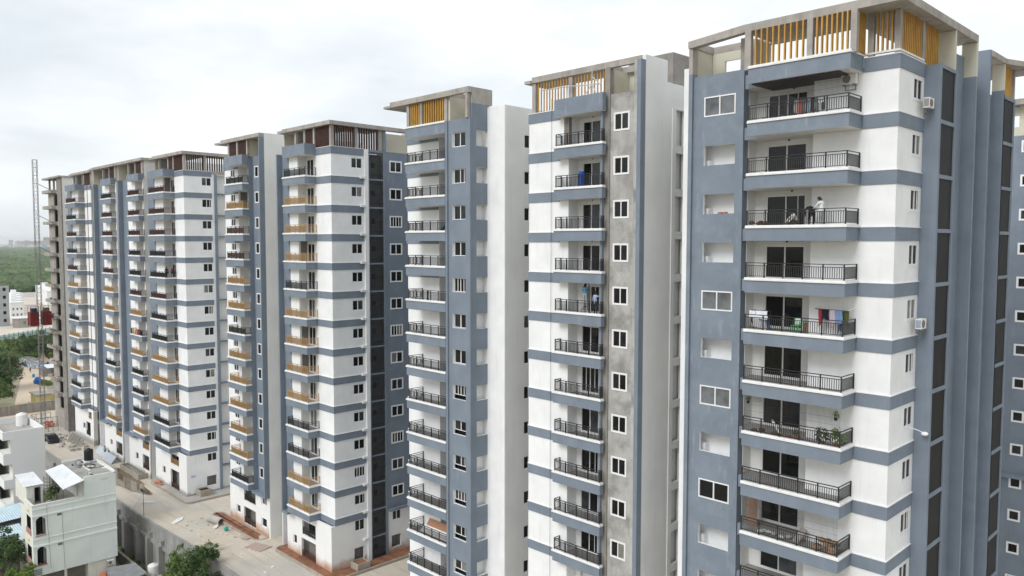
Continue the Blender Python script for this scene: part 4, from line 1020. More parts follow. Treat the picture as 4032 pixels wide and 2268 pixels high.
for y in (22.9, 26.0): h.box('post', -104.35, -104.1, y, y + .25, -7, -4.1, HCREAM)
b = MB(); b.box(-111.9, -107.9, 23.4, 24.9, 3.5, 5.75, 0); h.part('cabin', wall_mb('B', -107.95, 23.1, 24.85, 3.5, 5.7, .12, [(23.95, 24.6, 3.5, 5.5)]), [HCREAM, DARK])
h.box('cabin_wall', -113.4, -108.08, 24.7, 24.85, 3.5, 5.7, HCREAM); h.box('cabin_wall', -113.4, -108.08, 23.1, 23.2, 3.5, 5.7, HCREAM); h.box('cabin_inside', -109.2, -109.1, 23.25, 24.65, 3.5, 5.6, DARK)
put('tin_roof', corrugated((-107.7, 22.85, 5.85), (-107.7, 25.0, 5.85), (-113.6, 25.2, 6.05), (-113.6, 23.1, 6.05), 12, TINW), h.r)
put('tin_roof', corrugated((-103.2, 25.9, 5.95), (-103.7, 28.36, 6.45), (-113.2, 28.45, 6.5), (-113.2, 26.4, 6.0), 14, TINW), h.r)
for x, y in ((-104.5, 26.2), (-108.0, 26.4), (-111.5, 26.5)):
    b = MB(); b.cyl((x, y, 3.5), (x, y, 6.0), .05); h.part('canopy_post', b, RSTEEL)
b = MB()
for i in range(6): b.bar((-110.6 + .02 * i, 25.6, 3.6 + i * .42), (-110.0 + .02 * i, 26.1, 3.6 + i * .42), .05)
b.bar((-110.7, 25.6, 3.5), (-110.5, 25.6, 6.0), .06); b.bar((-110.1, 26.1, 3.5), (-109.9, 26.1, 6.0), .06); h.part('iron_ladder', b, RSTEEL)
# tank, dish and things on the house roof
def water_tank(label, loc, r, hh, mat, base=None):
    o = thing('water_tank', label, 'water tank', loc)
    b = MB(); prof = [(0, 0), (r, 0)]
    nr = 6
    for i in range(nr): z = hh * .88 * i / nr; prof += [(r, z + .02), (r * 1.025, z + hh * .06), (r, z + hh * .12)]
    prof += [(r, hh * .88), (r * .85, hh * .96), (r * .35, hh), (0, hh)]
    b.lathe(prof, loc, 20); put('drum', b.mesh('drum', mat, True), o)
    b = MB(); b.lathe([(0, 0), (r * .33, 0), (r * .33, .08), (r * .28, .12), (0, .12)], (loc[0], loc[1], loc[2] + hh - .02), 14); put('lid', b.mesh('lid', mat), o)
    if base:
        b = MB(); b.box(loc[0] - r * 1.2, loc[0] + r * 1.2, loc[1] - r * 1.2, loc[1] + r * 1.2, base, loc[2]); put('stand', b.mesh('stand', LEDGE), o)
    b = MB(); b.tube([(loc[0] + r, loc[1], loc[2] + .15), (loc[0] + r + .4, loc[1], loc[2] + .15), (loc[0] + r + .4, loc[1], loc[2] - .2)], .035); put('pipe', b.mesh('pipe', BLACKP), o)
    return o
water_tank('ribbed black plastic water tank on the flat roof of the mint house', (-111.9, 31.2, 6.72), .55, 1.5, BLACKP, base=6.5)
water_tank('ribbed white plastic water tank on the roof of the plain white building', (-138.2, 29.3, 7.2), .8, 1.9, plain('white plastic', (.78, .78, .76), var=.04))
o = thing('satellite_dish', 'grey satellite dish lying tilted on the flat roof of the mint house', 'satellite dish', (-110.5, 29.6, 6.52))
b = MB(); b.lathe([(0, 0), (.25, .03), (.42, .1), (.45, .13)], (0, 0, 0), 16); d = put('dish', b.mesh('dish', STEEL, True), o, (-110.5, 29.6, 6.95)); d.rotation_euler = (R(55), 0, R(40))
b = MB(); b.cyl((-110.5, 29.6, 6.5), (-110.5, 29.6, 6.95), .03); put('mount', b.mesh('mount', STEEL), o)
tag(put('roof_pipe', (lambda b: (b.tube([(-111.2, 31.9, 6.8), (-109, 32.0, 6.9), (-104.5, 32.0, 6.8), (-104.05, 31.9, 6.5)], .05), b)[1])(MB()).mesh('roof_pipe', FRAME)), 'white plastic pipe running along the roof edge of the mint house', 'pipe')
tag(put('timber_plank', (lambda b: (b.box(-110, -107.2, 29.9, 30.1, 6.52, 6.62), b)[1])(MB()).mesh('timber_plank', HCREAM)), 'pale timber plank lying on the flat roof of the mint house', 'plank')
rq = random.Random(8)
for i in range(16):
    x, y = rq.uniform(-113, -105), rq.uniform(29, 31.6); s_ = rq.uniform(.15, .5); b = MB(); b.bar((0, 0, .06), (s_ * 2, s_ * .4, .08), .12 + .2 * rq.random(), .1)
    tag(put('roof_scrap', b.mesh('roof_scrap', [ROOFC, CONCD, HCREAM, BLACKP][i % 4]), None, (x, y, 6.52), rq.uniform(0, 3)), 'scrap of rubble and timber lying on the mint house roof', 'scrap', 'scraps on the house roof')
b = MB(); pts = [(-109.2 + .8 * math.cos(a * .5) * (1 + .02 * a), 30.6 + .6 * math.sin(a * .5), 6.55 + .004 * a) for a in range(40)]; b.tube(pts, .025, 5)
tag(put('cable_coil', b.mesh('cable_coil', BLACKP)), 'loose black cable coil on the mint house roof', 'cable')
for i, (p_, q) in enumerate((((-103.98, 25.9, 3.2), (-103.96, 26.0, -4.0)), ((-103.98, 24.3, 4.2), (-103.96, 24.5, -3.5)))):
    b = MB(); pts = [Vector(p_).lerp(Vector(q), t_ / 8) + Vector((.03, rq.uniform(-.06, .06), 0)) for t_ in range(9)]; b.tube(pts, .018, 5); put('wall_cable', b.mesh('wall_cable', GREYW), h.r)
AIRC = plain('ac casing', (.72, .71, .68), var=.05)
def ac_unit(label, loc, rz=0, blue=False):
    o = thing('air_conditioner', label, 'air conditioner', loc, rz=rz)
    def add(name, mb, mat): 
        p = bpy.data.objects.new(name, mb.mesh(name, mat)); COL.objects.link(p); p.parent = o; WL[p.name] = Vector(loc); return p
    b = MB(); b.box(-.4, .4, -.32, 0, 0, .56); add('casing', b, AIRC)
    b = MB(); b.lathe([(.2, 0), (.22, .012), (.20, .02)], (0, 0, 0), 16); g = add('fan_guard', b, BLACKP); g.rotation_euler = (R(90), 0, 0); g.location = (-.1, -.322, .28)
    b = MB(); b.cyl((-.1, -.323, .28), (-.1, -.326, .28), .19, n=16); add('fan', b, plain('fan grey', (.2, .2, .2)))
    b = MB()
    for i in range(7): b.box(-.405, -.401, -.29 + i * .04, -.27 + i * .04, .06, .5)
    add('side_grille', b, BLACKP if not blue else plain('blue coil', (.03, .1, .3)))
    b = MB(); b.box(-.3, -.26, -.36, .02, -.06, 0); b.box(.26, .3, -.36, .02, -.06, 0); b.box(-.3, -.26, -.02, .02, -.3, 0); b.box(.26, .3, -.02, .02, -.3, 0); b.box(-.26, .26, -.02, .02, -.3, -.26); add('bracket', b, STEEL)
    return o
ac_unit('white air conditioner on the ground storey wall of the mint house', (-103.85, 31.05, -4.85), R(90))
# ------------------------------------------------------------------ plain white building
w = Tower('white_building', 'plain white building with a flat roof terrace and dark balcony openings', (-136, 28, -7), None); w.r['category'] = 'building'
wh = surf('bright white wall', (.80, .80, .79), var=.03, vscale=.4, streak=.08, scol=(.6, .59, .57))
ops = [(25.0, 26.05, 5.0, 7.0), (25.0, 26.2, 1.2, 3.4), (25.0, 26.2, -2.4, -.1)]
w.part('wall', wall_mb('B', -130, 25.1, 30.4, -7, 8.2, .25, ops), [wh, HCREAM])
w.part('wall', wall_mb('A', 25.1, -141, -130.25, -7, 8.2, .2, [(-134, -130.25, 5.0, 7.0), (-134, -130.25, 1.2, 3.4), (-134, -130.25, -2.4, -.1)]), [wh, HCREAM])
w.part('wall', wall_mb('A', 30.2, -141, -130.25, 7.2, 8.2, .2), [wh, wh]); w.box('wall', -141, -140.8, 25.3, 30.2, -7, 8.2, wh)
w.box('roof', -140.8, -130.25, 25.3, 30.2, 7.1, 7.2, PAVE)
w.box('core', -140.8, -131.3, 26.6, 30.3, -7, 7.1, HCREAM)
for z in (4.9, 1.1, -2.5): w.box('balcony_floor', -134.2, -130.2, 25.3, 26.6, z - .3, z, wh)
b = MB(); b.box(-131.2, -131.1, 26.2, 26.58, 5.0, 6.9); w.part('door', b, RSTEEL)
sb = thing('tin_shed', 'low shed with pale blue tin roof beside the mint house', 'shed', (-121, 24, -7))
put('roof', corrugated((-121.7, 22.0, -2.2), (-121.7, 26.5, -2.0), (-127.6, 26.5, -1.7), (-127.6, 22.0, -1.9), 16, TINB), sb)
put('roof', corrugated((-113.8, 20.5, -2.7), (-113.8, 24.6, -2.5), (-120.4, 24.8, -2.4), (-120.4, 20.5, -2.6), 16, TINB), sb)
b = MB(); b.box(-127.3, -114.2, 20.8, 26.2, -7, -2.78); put('walls', b.mesh('walls', GREYW), sb)
# ------------------------------------------------------------------ lot below the retaining wall
lw = thing('compound_wall', 'low brown compound wall between the mint house and the retaining wall', 'wall', (-102, 33.7, -7))
b = MB(); b.box(-113.5, -96, 33.6, 33.8, -7, -5.5); put('wall', b.mesh('wall', surf('brown grey wall', (.26, .23, .19), var=.2, streak=.4)), lw)
b = MB(); b.box(-113.5, -96, 33.55, 33.85, -5.5, -5.42); put('coping', b.mesh('coping', KERB), lw)
tp = corrugated((-103.4, 30.2, -5.0), (-97.5, 29.8, -5.2), (-97.4, 33.2, -4.6), (-101.8, 33.3, -4.7), 9, surf('grey tarpaulin', (.22, .23, .24), var=.15, vscale=1), amp=.06)
tpt = thing('tarpaulin_shelter', 'grey tarpaulin shelter beside the compound wall', 'shelter', (-100, 31.5, -7)); put('cover', tp, tpt)
for x, y, z in ((-103.2, 30.4, -5.05), (-97.7, 30.0, -5.2), (-97.6, 33.0, -4.7), (-101.9, 33.1, -4.75)):
    b = MB(); b.cyl((x, y, -7), (x, y, z), .05); put('post', b.mesh('post', RSTEEL), tpt)
for i, (x, y, z) in enumerate(((-105.4, 32.8, -7), (-105.4, 32.8, -6.78), (-104.6, 33.1, -7))):
    b = MB(); b.lathe([(.18, .03), (.2, 0), (.34, 0), (.36, .06), (.36, .16), (.34, .22), (.2, .22), (.18, .19), (.18, .03)], (x, y, z), 18)
    tag(put('old_tyre', b.mesh('old_tyre', BLACKP, True)), 'old black tyre lying by the low compound wall', 'tyre', 'old tyres')
tag(put('orange_cloth', (lambda b: (b.bar((-103.2, 29.6, -5.7), (-103.3, 31.2, -5.4), .7, .04), b)[1])(MB()).mesh('orange_cloth', plain('orange cloth', (.65, .17, .06)))), 'orange cloth lying over sticks at the foot of the mint house', 'cloth')
wt2 = water_tank('white plastic tank with pipe frame beside the retaining wall', (-99.2, 34.6, -5.9), .65, 1.4, plain('white plastic tank', (.76, .76, .74)), base=-7)
# floodlight on the yard
fl = thing('floodlight_pole', 'twin floodlight on a thin rusty pole at the yard edge', 'floodlight', (-107.2, 36.35, gz(-107)))
b = MB(); b.cyl((-107.2, 36.35, gz(-107) - .1), (-107.2, 36.35, 2.35), .045, .035); put('pole', b.mesh('pole', RSTEEL), fl)
b = MB(); b.bar((-107.75, 36.35, 2.35), (-106.65, 36.35, 2.35), .05); put('cross_arm', b.mesh('cross_arm', RSTEEL), fl)
for x in (-107.5, -106.9):
    b = MB(); b.box(x - .27, x + .27, 36.2, 36.36, 2.36, 2.75); q = put('lamp_head', b.mesh('lamp_head', STEEL), fl); b = MB(); b.box(x - .23, x + .23, 36.17, 36.198, 2.4, 2.7); put('lens', b.mesh('lens', GLASS), q)
b = MB(); b.cyl((-107.2, 36.35, 2.2), (-110.6, 36.0, -1.0), .012, n=4); put('guy_wire', b.mesh('guy_wire', STEEL), fl)
# drain pipe section, stones, paper
dp = thing('concrete_pipe', 'broken length of concrete drain pipe lying by the kerb', 'pipe', (-96.9, 41.5, gz(-97)))
b = MB(); z = gz(-97) + .45
d0 = Vector((-98.4, 41.35, z)); d1 = Vector((-95.5, 41.75, z))
b.cyl(d0, d1, .48, n=18, cap=False); b.cyl(d0, d1, .40, n=18, cap=False)
put('pipe', b.mesh('pipe', surf('pipe concrete', (.42, .39, .35), var=.2, vscale=1.5, streak=.5, scol=(.2, .15, .11)), True), dp)
b = MB()
for p_, s_ in ((d0, 1), (d1, -1)):
    dd = (d1 - d0).normalized(); a = dd.cross(Vector((0, 0, 1))).normalized(); c = dd.cross(a); n = 18
    vs = [p_ + (a * math.cos(2 * math.pi * i / n) + c * math.sin(2 * math.pi * i / n)) * r for r in (.40, .48) for i in range(n)]
    b.add(vs, [(i, (i + 1) % n, n + (i + 1) % n, n + i) for i in range(n)])
put('rim', b.mesh('rim', KERB), dp)
rs = random.Random(21)
PAPER = plain('scattered paper', (.72, .72, .71)); RUB = surf('rubble', (.42, .40, .37), var=.25, vscale=2)
def scrap(name, label, cat, x, y, w_, l_, mat, group, th=.04, rz=None):
    b = MB(); n = rs.randint(5, 7); pl = []
    for i in range(n):
        a = 2 * math.pi * i / n; k = rs.uniform(.7, 1.1); pl.append((w_ / 2 * k * math.cos(a), l_ / 2 * k * math.sin(a)))
    b.prism(pl, -.02, th); tag(put(name, b.mesh(name, mat), None, (x, y, gz(x) + .05), rs.uniform(0, 3)), label, cat, group)
for i in range(34):
    x = rs.uniform(-101, -76); y = rs.uniform(38, 41.8)
    s_ = rs.uniform(.12, .45)
    scrap('paper_scrap', 'small pale scrap littering the dusty yard', 'litter', x, y, s_, s_ * rs.uniform(.5, 1), PAPER if i % 3 else RUB, 'scraps littering the yard')
for i, (x, y, w_, l_) in enumerate(((-101.5, 38.6, 2.6, .9), (-112.5, 38.7, 2.4, .4), (-95.2, 40.9, 1.9, .6))):
    scrap('white_sheet', ['crumpled white sheet on the sand beyond the floodlight', 'narrow white board lying on the yard by the puddle', 'torn white sheet in front of the concrete pipe'][i], 'sheet', x, y, w_, l_, PAPER, None, .07)
for i, (x, y, w_, l_) in enumerate(((-84.6, 41.3, 2.6, 1.8), (-88.3, 41.6, 1.0, .7))):
    b = MB(); b.box(-w_ / 2, w_ / 2, -l_ / 2, l_ / 2, 0, .04); tag(put('brown_board', b.mesh('brown_board', plain('brown board', (.42, .32, .28))), None, (x, y, gz(x) + .06), .3), ['large flat brown board on the yard between the two soil beds', 'small brown board on the yard beside the soil bed kerb'][i], 'board')
tag(put('green_ball', (lambda b: (b.ell((-92.9, 41.2, gz(-93) + .28), .28, .28, .28), b)[1])(MB()).mesh('green_ball', plain('teal plastic', (.02, .35, .27)), True)), 'teal green ball lying by the red soil bed', 'ball')
for i in range(14):
    x = -119.4 + rs.uniform(-.9, 1.4); y = 42.55 + rs.uniform(-.15, .5)
    b = MB(); b.ell((0, 0, 0), .28, .2, .12); tag(put('orange_sack', b.mesh('orange_sack', SACK, True), None, (x, y, -.52 + rs.random() * .1), rs.uniform(0, 3)), 'orange plastic sack heaped on the walkway by the puddle', 'sack', 'orange sacks on the walkway')
# rubble, sheets, workers' things at the foot of the far wings
for i in range(46):
    x = rs.uniform(-168, -150); y = rs.uniform(38.8, 42.3); s_ = rs.uniform(.25, .9)
    b = MB(); pl = [(s_ * rs.uniform(.35, .6) * math.cos(2 * math.pi * k / 6), s_ * rs.uniform(.35, .6) * math.sin(2 * math.pi * k / 6)) for k in range(6)]
    b.prism(pl, -.05, s_ * .45); tag(put('rubble_block', b.mesh('rubble_block', RUB if i % 3 else CONC), None, (x, y, gz(x) + .04), rs.uniform(0, 3)), 'broken concrete lump strewn before the unfinished wings', 'rubble', 'rubble lumps')
for i, (x0, x1, y) in enumerate(((-147.0, -142.5, 41.9), (-141.5, -136.8, 41.4))):
    b = MB(); z = gz(x0); b.add([(x0, y, z), (x1, y, z), (x1, y + .9, z + 1.1), (x0, y + .9, z + 1.1), (x0, y + .08, z), (x1, y + .08, z), (x1, y + .98, z + 1.1), (x0, y + .98, z + 1.1)],
      [(0, 1, 2, 3), (4, 7, 6, 5), (0, 4, 5, 1), (2, 6, 7, 3), (1, 5, 6, 2), (0, 3, 7, 4)])
    tag(put('metal_sheet', b.mesh('metal_sheet', surf('pale metal sheet', (.42, .46, .50), var=.1, bump=0, rough=.4))), 'pale metal sheet leaning at the foot of the narrow wings', 'sheet', 'leaning metal sheets')
for i in range(8):
    x = -158.5 + i * .8; b = MB(); b.bar((x, 41.0, gz(x)), (x + .3, 41.8, gz(x) + 1.5), .12, .7)
    tag(put('stone_slab', b.mesh('stone_slab', RUB if i % 2 else CONC)), 'pale stone slab leaning in a stack before the white wing', 'slab', 'leaning stone slabs')
# ladders / scaffold on the far wings
def ladder(label, x, y, z0, z1, w_=.9):
    o = thing('scaffold_ladder', label, 'scaffold', (x, y, z0)); b = MB()
    b.cyl((x, y, z0), (x, y, z1), .05, n=5); b.cyl((x + w_, y - .35, z0), (x + w_, y - .35, z1), .05, n=5); put('pole', b.mesh('pole', RSTEEL), o)
    n = int((z1 - z0) / 1.5)
    rb = MB(); rb.cyl((0, 0, 0), (w_, -.35, 0), .035, n=5); rm_ = rb.mesh('rung', RSTEEL)
    for i in range(1, n): put('rung', rm_, o, (x, y, z0 + (z1 - z0) * i / n))
ladder('tall thin scaffold ladder fixed up the recess beside the white wing', -151.5, 43.3, gz(-150), 46.2, 1.2)
ladder('short scaffold ladder leaning by the unfinished wing', -165.2, 42.9, gz(-165), 5.6, 1.3)
# ------------------------------------------------------------------ construction hoist
hx, hy = -172.0, 40.1; hz = gz(-172)
ho = thing('construction_hoist', 'tall lattice construction hoist with two red cages beside the unfinished wing', 'hoist', (hx, hy, hz))
b = MB(); W2 = .36
for sx in (-W2, W2):
    for sy in (-W2, W2): b.bar((hx + sx, hy + sy, hz), (hx + sx, hy + sy, 51.2), .075)
nsec = 35; hh = (51.2 - hz) / nsec
for i in range(nsec + 1):
    z = hz + i * hh
    for (ax, ay), (bx_, by_) in (((-1, -1), (1, -1)), ((1, -1), (1, 1)), ((1, 1), (-1, 1)), ((-1, 1), (-1, -1))):
        b.bar((hx + ax * W2, hy + ay * W2, z), (hx + bx_ * W2, hy + by_ * W2, z), .05)
        if i < nsec:
            if i % 2: ax, ay, bx_, by_ = bx_, by_, ax, ay
            b.bar((hx + ax * W2, hy + ay * W2, z), (hx + bx_ * W2, hy + by_ * W2, z + hh), .035)
put('mast', b.mesh('mast', surf('grey mast steel', (.24, .235, .24), var=.3, vscale=1, bump=0, rough=.6)), ho)
REDC = surf('red cage paint', (.21, .012, .012), var=.2, vscale=1.5, bump=0, rough=.5, streak=.3, scol=(.2, .03, .03))
cz = 19.4
for s_, dx, dy in ((-1, -.85, -1.5), (1, .85, 1.5)):
    # cages sit left and right of the mast as seen from the yard side
    cx, cy = hx + (-.15 * s_), hy + s_ * 1.12
    b = MB(); b.box(cx - 1.0, cx + 1.0, cy - .68, cy + .68, cz, cz + 2.6, 0); c = put('cage', b.mesh('cage', REDC), ho)
    b = MB()
    for x in (cx - 1.02, cx + 1.02):
        for z in (cz, cz + 1.3, cz + 2.55): b.box(x - .03, x + .03, cy - .72, cy + .72, z - .05, z + .05)
        for y in (cy - .7, cy, cy + .7): b.box(x - .03, x + .03, y - .04, y + .04, cz + .055, cz + 2.49)
    put('cage_frame', b.mesh('cage_frame', BLACKM), c)
    b = MB(); b.box(cx - .6, cx + .6, cy - .4, cy + .5, cz + 2.6, cz + 3.3, 0); put('motor', b.mesh('motor', plain('dark motor', (.03, .04, .09)) if s_ < 0 else RSTEEL), c)
    b = MB()
    for x in (cx - 1, cx + 1):
        b.bar((x, cy - .68, cz + 3.7), (x, cy + .68, cz + 3.7), .06)
        for y in (cy - .68, cy + .68): b.bar((x, y, cz + 2.6), (x, y, cz + 3.7), .06)
    put('roof_rail', b.mesh('roof_rail', BLACKM), c)
for k in range(0, 14, 2):
    b = MB()
    for dx in (-.35, .35): b.bar((hx + dx, hy + .3, zk(k) + 1.2), (hx + 1.6 + dx, 42.35, zk(k) - .1), .05)
    put('wall_tie', b.mesh('wall_tie', RSTEEL), ho)
b = MB()
for x0, y0, x1, y1 in ((-174.5, 38.6, -169.5, 38.6), (-169.5, 38.6, -169.5, 42), (-174.5, 38.6, -174.5, 42)):
    for z in (.05, .9, 1.9, 2.8): b.bar((x0, y0, hz + z), (x1, y1, hz + z), .06)
    n = 4
    for i in range(n + 1): b.bar((x0 + (x1 - x0) * i / n, y0 + (y1 - y0) * i / n, hz), (x0 + (x1 - x0) * i / n, y0 + (y1 - y0) * i / n, hz + 2.8), .07)
put('base_fence', b.mesh('base_fence', RSTEEL), ho)
for i in range(22):
    x = -175.2 + rs.uniform(-1.5, 1.5); y = 42.0 + rs.uniform(-.9, .3); b = MB(); b.ell((0, 0, 0), .4, .28, .16)
    tag(put('red_sack', b.mesh('red_sack', plain('salmon sack', (.62, .2, .15)) if i == 0 else bpy.data.materials['salmon sack'], True), None, (x, y, hz + .12 + rs.random() * .7), rs.uniform(0, 3)), 'salmon red sack piled behind the hoist base fence', 'sack', 'red sacks by the hoist')
# ------------------------------------------------------------------ parked car
cr_ = thing('parked_car', 'dark grey hatchback parked behind the white building', 'car', (-160.3, 38.6, gz(-160)), rz=R(90))
def carpart(name, mb, mat, sm=False, par=None):
    p = bpy.data.objects.new(name, mb.mesh(name, mat, sm)); COL.objects.link(p); p.parent = par or cr_; return p
prof = [(-1.9, .35), (-1.95, .75), (-1.75, 1.0), (-1.45, 1.42), (-.9, 1.5), (.2, 1.47), (.85, 1.02), (1.7, .88), (1.92, .65), (1.9, .35)]
b = MB(); n = len(prof)
vs = []
for sx, k in ((-.8, 0), (-.84, 1), (.84, 1), (.8, 0)):
    for y, z in prof:
        x = sx * (.86 if z > 1.1 else 1.0)
        vs.append((x, -y, z))
fs = [(r_ * n + i, r_ * n + i + 1, (r_ + 1) * n + i + 1, (r_ + 1) * n + i) for r_ in range(3) for i in range(n - 1)] + [tuple(range(n)), tuple(range(3 * n, 4 * n))]
b.add(vs, fs); carpart('body', b, surf('dark car paint', (.02, .022, .026), var=.05, bump=0, rough=.25, spec=.6), True)
b = MB(); b.add([(-.6, 1.78, 1.02), (.6, 1.78, 1.02), (.5, 1.5, 1.37), (-.5, 1.5, 1.37)], [(0, 1, 2, 3)]); carpart('rear_window', b, GLASS)
for sx in (-1, 1):
    b = MB(); b.add([(sx * .765, 1.3, 1.05), (sx * .765, -.6, 1.05), (sx * .735, -.15, 1.4), (sx * .735, 1.1, 1.42)], [(0, 1, 2, 3)]); carpart('side_window', b, GLASS)
    b = MB(); b.box(sx * .6 - .14, sx * .6 + .14, 1.86, 1.97, .78, .98); carpart('tail_light', b, plain('tail lamp red', (.35, .01, .01)))
    for y in (-1.2, 1.2):
        b = MB(); b.cyl((sx * .66, y, .31), (sx * .86, y, .31), .31, n=16); wv = carpart('wheel', b, BLACKP); b = MB(); b.cyl((sx * .8, y, .31), (sx * .875, y, .31), .18, n=12); carpart('rim', b, STEEL, par=wv)
b = MB(); b.box(-.26, .26, 1.93, 1.965, .6, .72); carpart('number_plate', b, FRAME)
# ------------------------------------------------------------------ people
def make_person(label, loc, rz, J, cols, vox=.02, group=None, scale=1.0, fingers=False):
    # J: joints in local metres (x right, y forward, z up); cols: shirt, trousers, skin, hair
    caps = []
    def C(a, b_, ra, rb, m): caps.append((Vector(a), Vector(b_), ra, rb, m))
    S, T_, K, Hh = 0, 1, 2, 3
    pv, ch, nk, hd = (Vector(J[k]) for k in ('pelvis', 'chest', 'neck', 'head'))
    sd = Vector(J.get('side', (1, 0, 0)))
    C(pv - sd * .07, pv + sd * .07, .125, .125, T_); C(pv, pv.lerp(ch, .5), .13, .125, S); C(pv.lerp(ch, .5), ch, .125, .14, S)
    C(ch - sd * .13, ch + sd * .13, .10, .10, S); C(ch, nk, .08, .055, S); C(nk, hd, .05, .055, K)
    up = (hd - nk).normalized()
    C(hd + up * .0, hd + up * .09, .088, .092, K); C(hd + up * .085, hd + up * .105, .099, .098, Hh)
    fw = Vector(J.get('look', (0, 1, 0)))
    C(hd + up * .1 - fw * .03, hd + up * .0 - fw * .045, .09, .085, Hh)
    C(hd + fw * .085 + up * .035, hd + fw * .105 + up * .01, .014, .02, K)           # nose
    C(hd + fw * .06 - up * .05, hd + fw * .075 - up * .05, .035, .03, K)              # chin
    for s_ in (-1, 1): C(hd + sd * (s_ * .088) + up * .03, hd + sd * (s_ * .095) + up * .06, .02, .018, K)   # ears
    for s_, a in ((-1, 'L'), (1, 'R')):
        sh = ch + sd * (s_ * .18) + Vector((0, 0, .02)); el, wr = Vector(J['elbow' + a]), Vector(J['wrist' + a])
        C(sh, el, .062, .046, S); C(el, el.lerp(wr, .75), .046, .038, S if J.get('long', True) else K); C(el.lerp(wr, .7), wr, .036, .027, K)
        d = (wr - el).normalized(); C(wr, wr + d * .08, .03, .034, K)
        q = d.cross(sd).normalized()
        for f in range(4): 
            st = wr + d * .09 + sd * ((f - 1.5) * .019) ; ln = (.07, .08, .075, .055)[f]
            C(st, st + d * ln * .55, .0105, .010, K); C(st + d * ln * .55, st + d * ln * .85 - q * ln * .4, .010, .009, K)
        C(wr + d * .03 + sd * (-s_ * .03), wr + d * .075 + sd * (-s_ * .062), .0125, .011, K)
        hp = pv + sd * (s_ * .095); kn, an = Vector(J['knee' + a]), Vector(J['ankle' + a])
        C(hp, kn, .088, .06, T_); C(kn, an, .058, .042, T_)
        ft = Vector(J.get('toe', (0, 1, 0))); C(an - Vector((0, 0, .03)), an + ft * .15 - Vector((0, 0, .045)), .042, .034, K)
    b = MB()
    for a, c, ra, rb, m in caps:
        d = c - a
        if d.length < 1e-4: d = Vector((0, 0, 1e-3)); c = a + d
        b.cyl(a, c, ra, rb, n=10)
        for p_, r_ in ((a, ra), (c, rb)): b.ell(p_, r_, r_, r_, n=10, k=6)
    me = b.mesh('person', cols[0])
    o = bpy.data.objects.new('person', me); COL.objects.link(o)
    md = o.modifiers.new('r', 'REMESH'); md.mode = 'VOXEL'; md.voxel_size = vox; md.use_smooth_shade = True
    dg = bpy.context.evaluated_depsgraph_get(); dg.update()
    ne = bpy.data.meshes.new_from_object(o.evaluated_get(dg)); o.modifiers.clear(); o.data = ne
    ne.materials.clear()
    for m in cols: ne.materials.append(m)
    idx = []
    for p_ in ne.polygons:
        c = p_.center; best = 1e9; bm_ = 0
        for a, e, ra, rb, m in caps:
            d = e - a; t_ = max(0, min(1, (c - a).dot(d) / max(d.length_squared, 1e-9)))
            q = (c - (a + d * t_)).length - (ra + (rb - ra) * t_)
            if q < best: best = q; bm_ = m
        idx.append(bm_)
    ne.polygons.foreach_set('material_index', idx); ne.polygons.foreach_set('use_smooth', [True] * len(ne.polygons)); ne.update()
    o.location = loc; o.rotation_euler.z = rz; o.scale = (scale,) * 3; WL[o.name] = Vector(loc)
    return tag(o, label, 'person', group)
STAND = dict(pelvis=(0, 0, .92), chest=(0, .01, 1.36), neck=(0, .01, 1.47), head=(0, .03, 1.56), elbowL=(-.24, -.02, 1.1), wristL=(-.23, .1, .87), elbowR=(.24, -.02, 1.1), wristR=(.23, .1, .87),
             kneeL=(-.1, .02, .5), ankleL=(-.1, 0, .08), kneeR=(.1, .03, .5), ankleR=(.11, .02, .08))
SKIN = plain('brown skin', (.20, .10, .065), rough=.6, var=.05); HAIR = plain('black hair', (.01, .009, .009), rough=.5)
def clo(n, c): return plain(n, c, rough=.85, var=.12, vs=5)
# right tower, third balcony: three workers
f3 = zk(3)
make_person('man in white shirt standing at the railing of the right tower', (-19.15, 42.75, f3), R(75),
            dict(STAND, chest=(0, .05, 1.36), neck=(0, .09, 1.47), head=(0, .14, 1.55), elbowL=(-.2, .25, 1.18), wristL=(-.12, .48, 1.05), elbowR=(.22, .22, 1.16), wristR=(.1, .46, 1.03)),
            [clo('white shirt', (.72, .73, .75)), clo('pale trousers', (.55, .56, .58)), SKIN, HAIR], vox=.014)
make_person('person in black bending over the railing of the right tower', (-19.75, 42.78, f3), R(40),
            dict(STAND, pelvis=(0, -.08, .86), chest=(0, .22, 1.10), neck=(0, .31, 1.13), head=(0, .40, 1.12), elbowL=(-.25, .42, .98), wristL=(-.2, .5, .78), elbowR=(.25, .42, .98), wristR=(.2, .5, .78), look=(0, .7, -.7), kneeL=(-.13, .04, .47), kneeR=(.14, -.02, .47)),
            [clo('black shirt', (.012, .012, .014)), clo('black trousers', (.014, .014, .016)), SKIN, HAIR], vox=.014)
make_person('crouching worker in a white top behind the right tower railing', (-20.75, 42.9, f3), R(140),
            dict(pelvis=(0, -.1, .33), chest=(0, .12, .70), neck=(0, .2, .79), head=(0, .28, .85), elbowL=(-.24, .33, .5), wristL=(-.12, .48, .3), elbowR=(.24, .33, .5), wristR=(.12, .48, .3),
                 kneeL=(-.17, .28, .46), ankleL=(-.15, .02, .08), kneeR=(.17, .28, .46), ankleR=(.15, .02, .08)),
            [clo('white vest', (.70, .70, .70)), clo('brown trousers', (.14, .09, .06)), SKIN, HAIR], vox=.014)
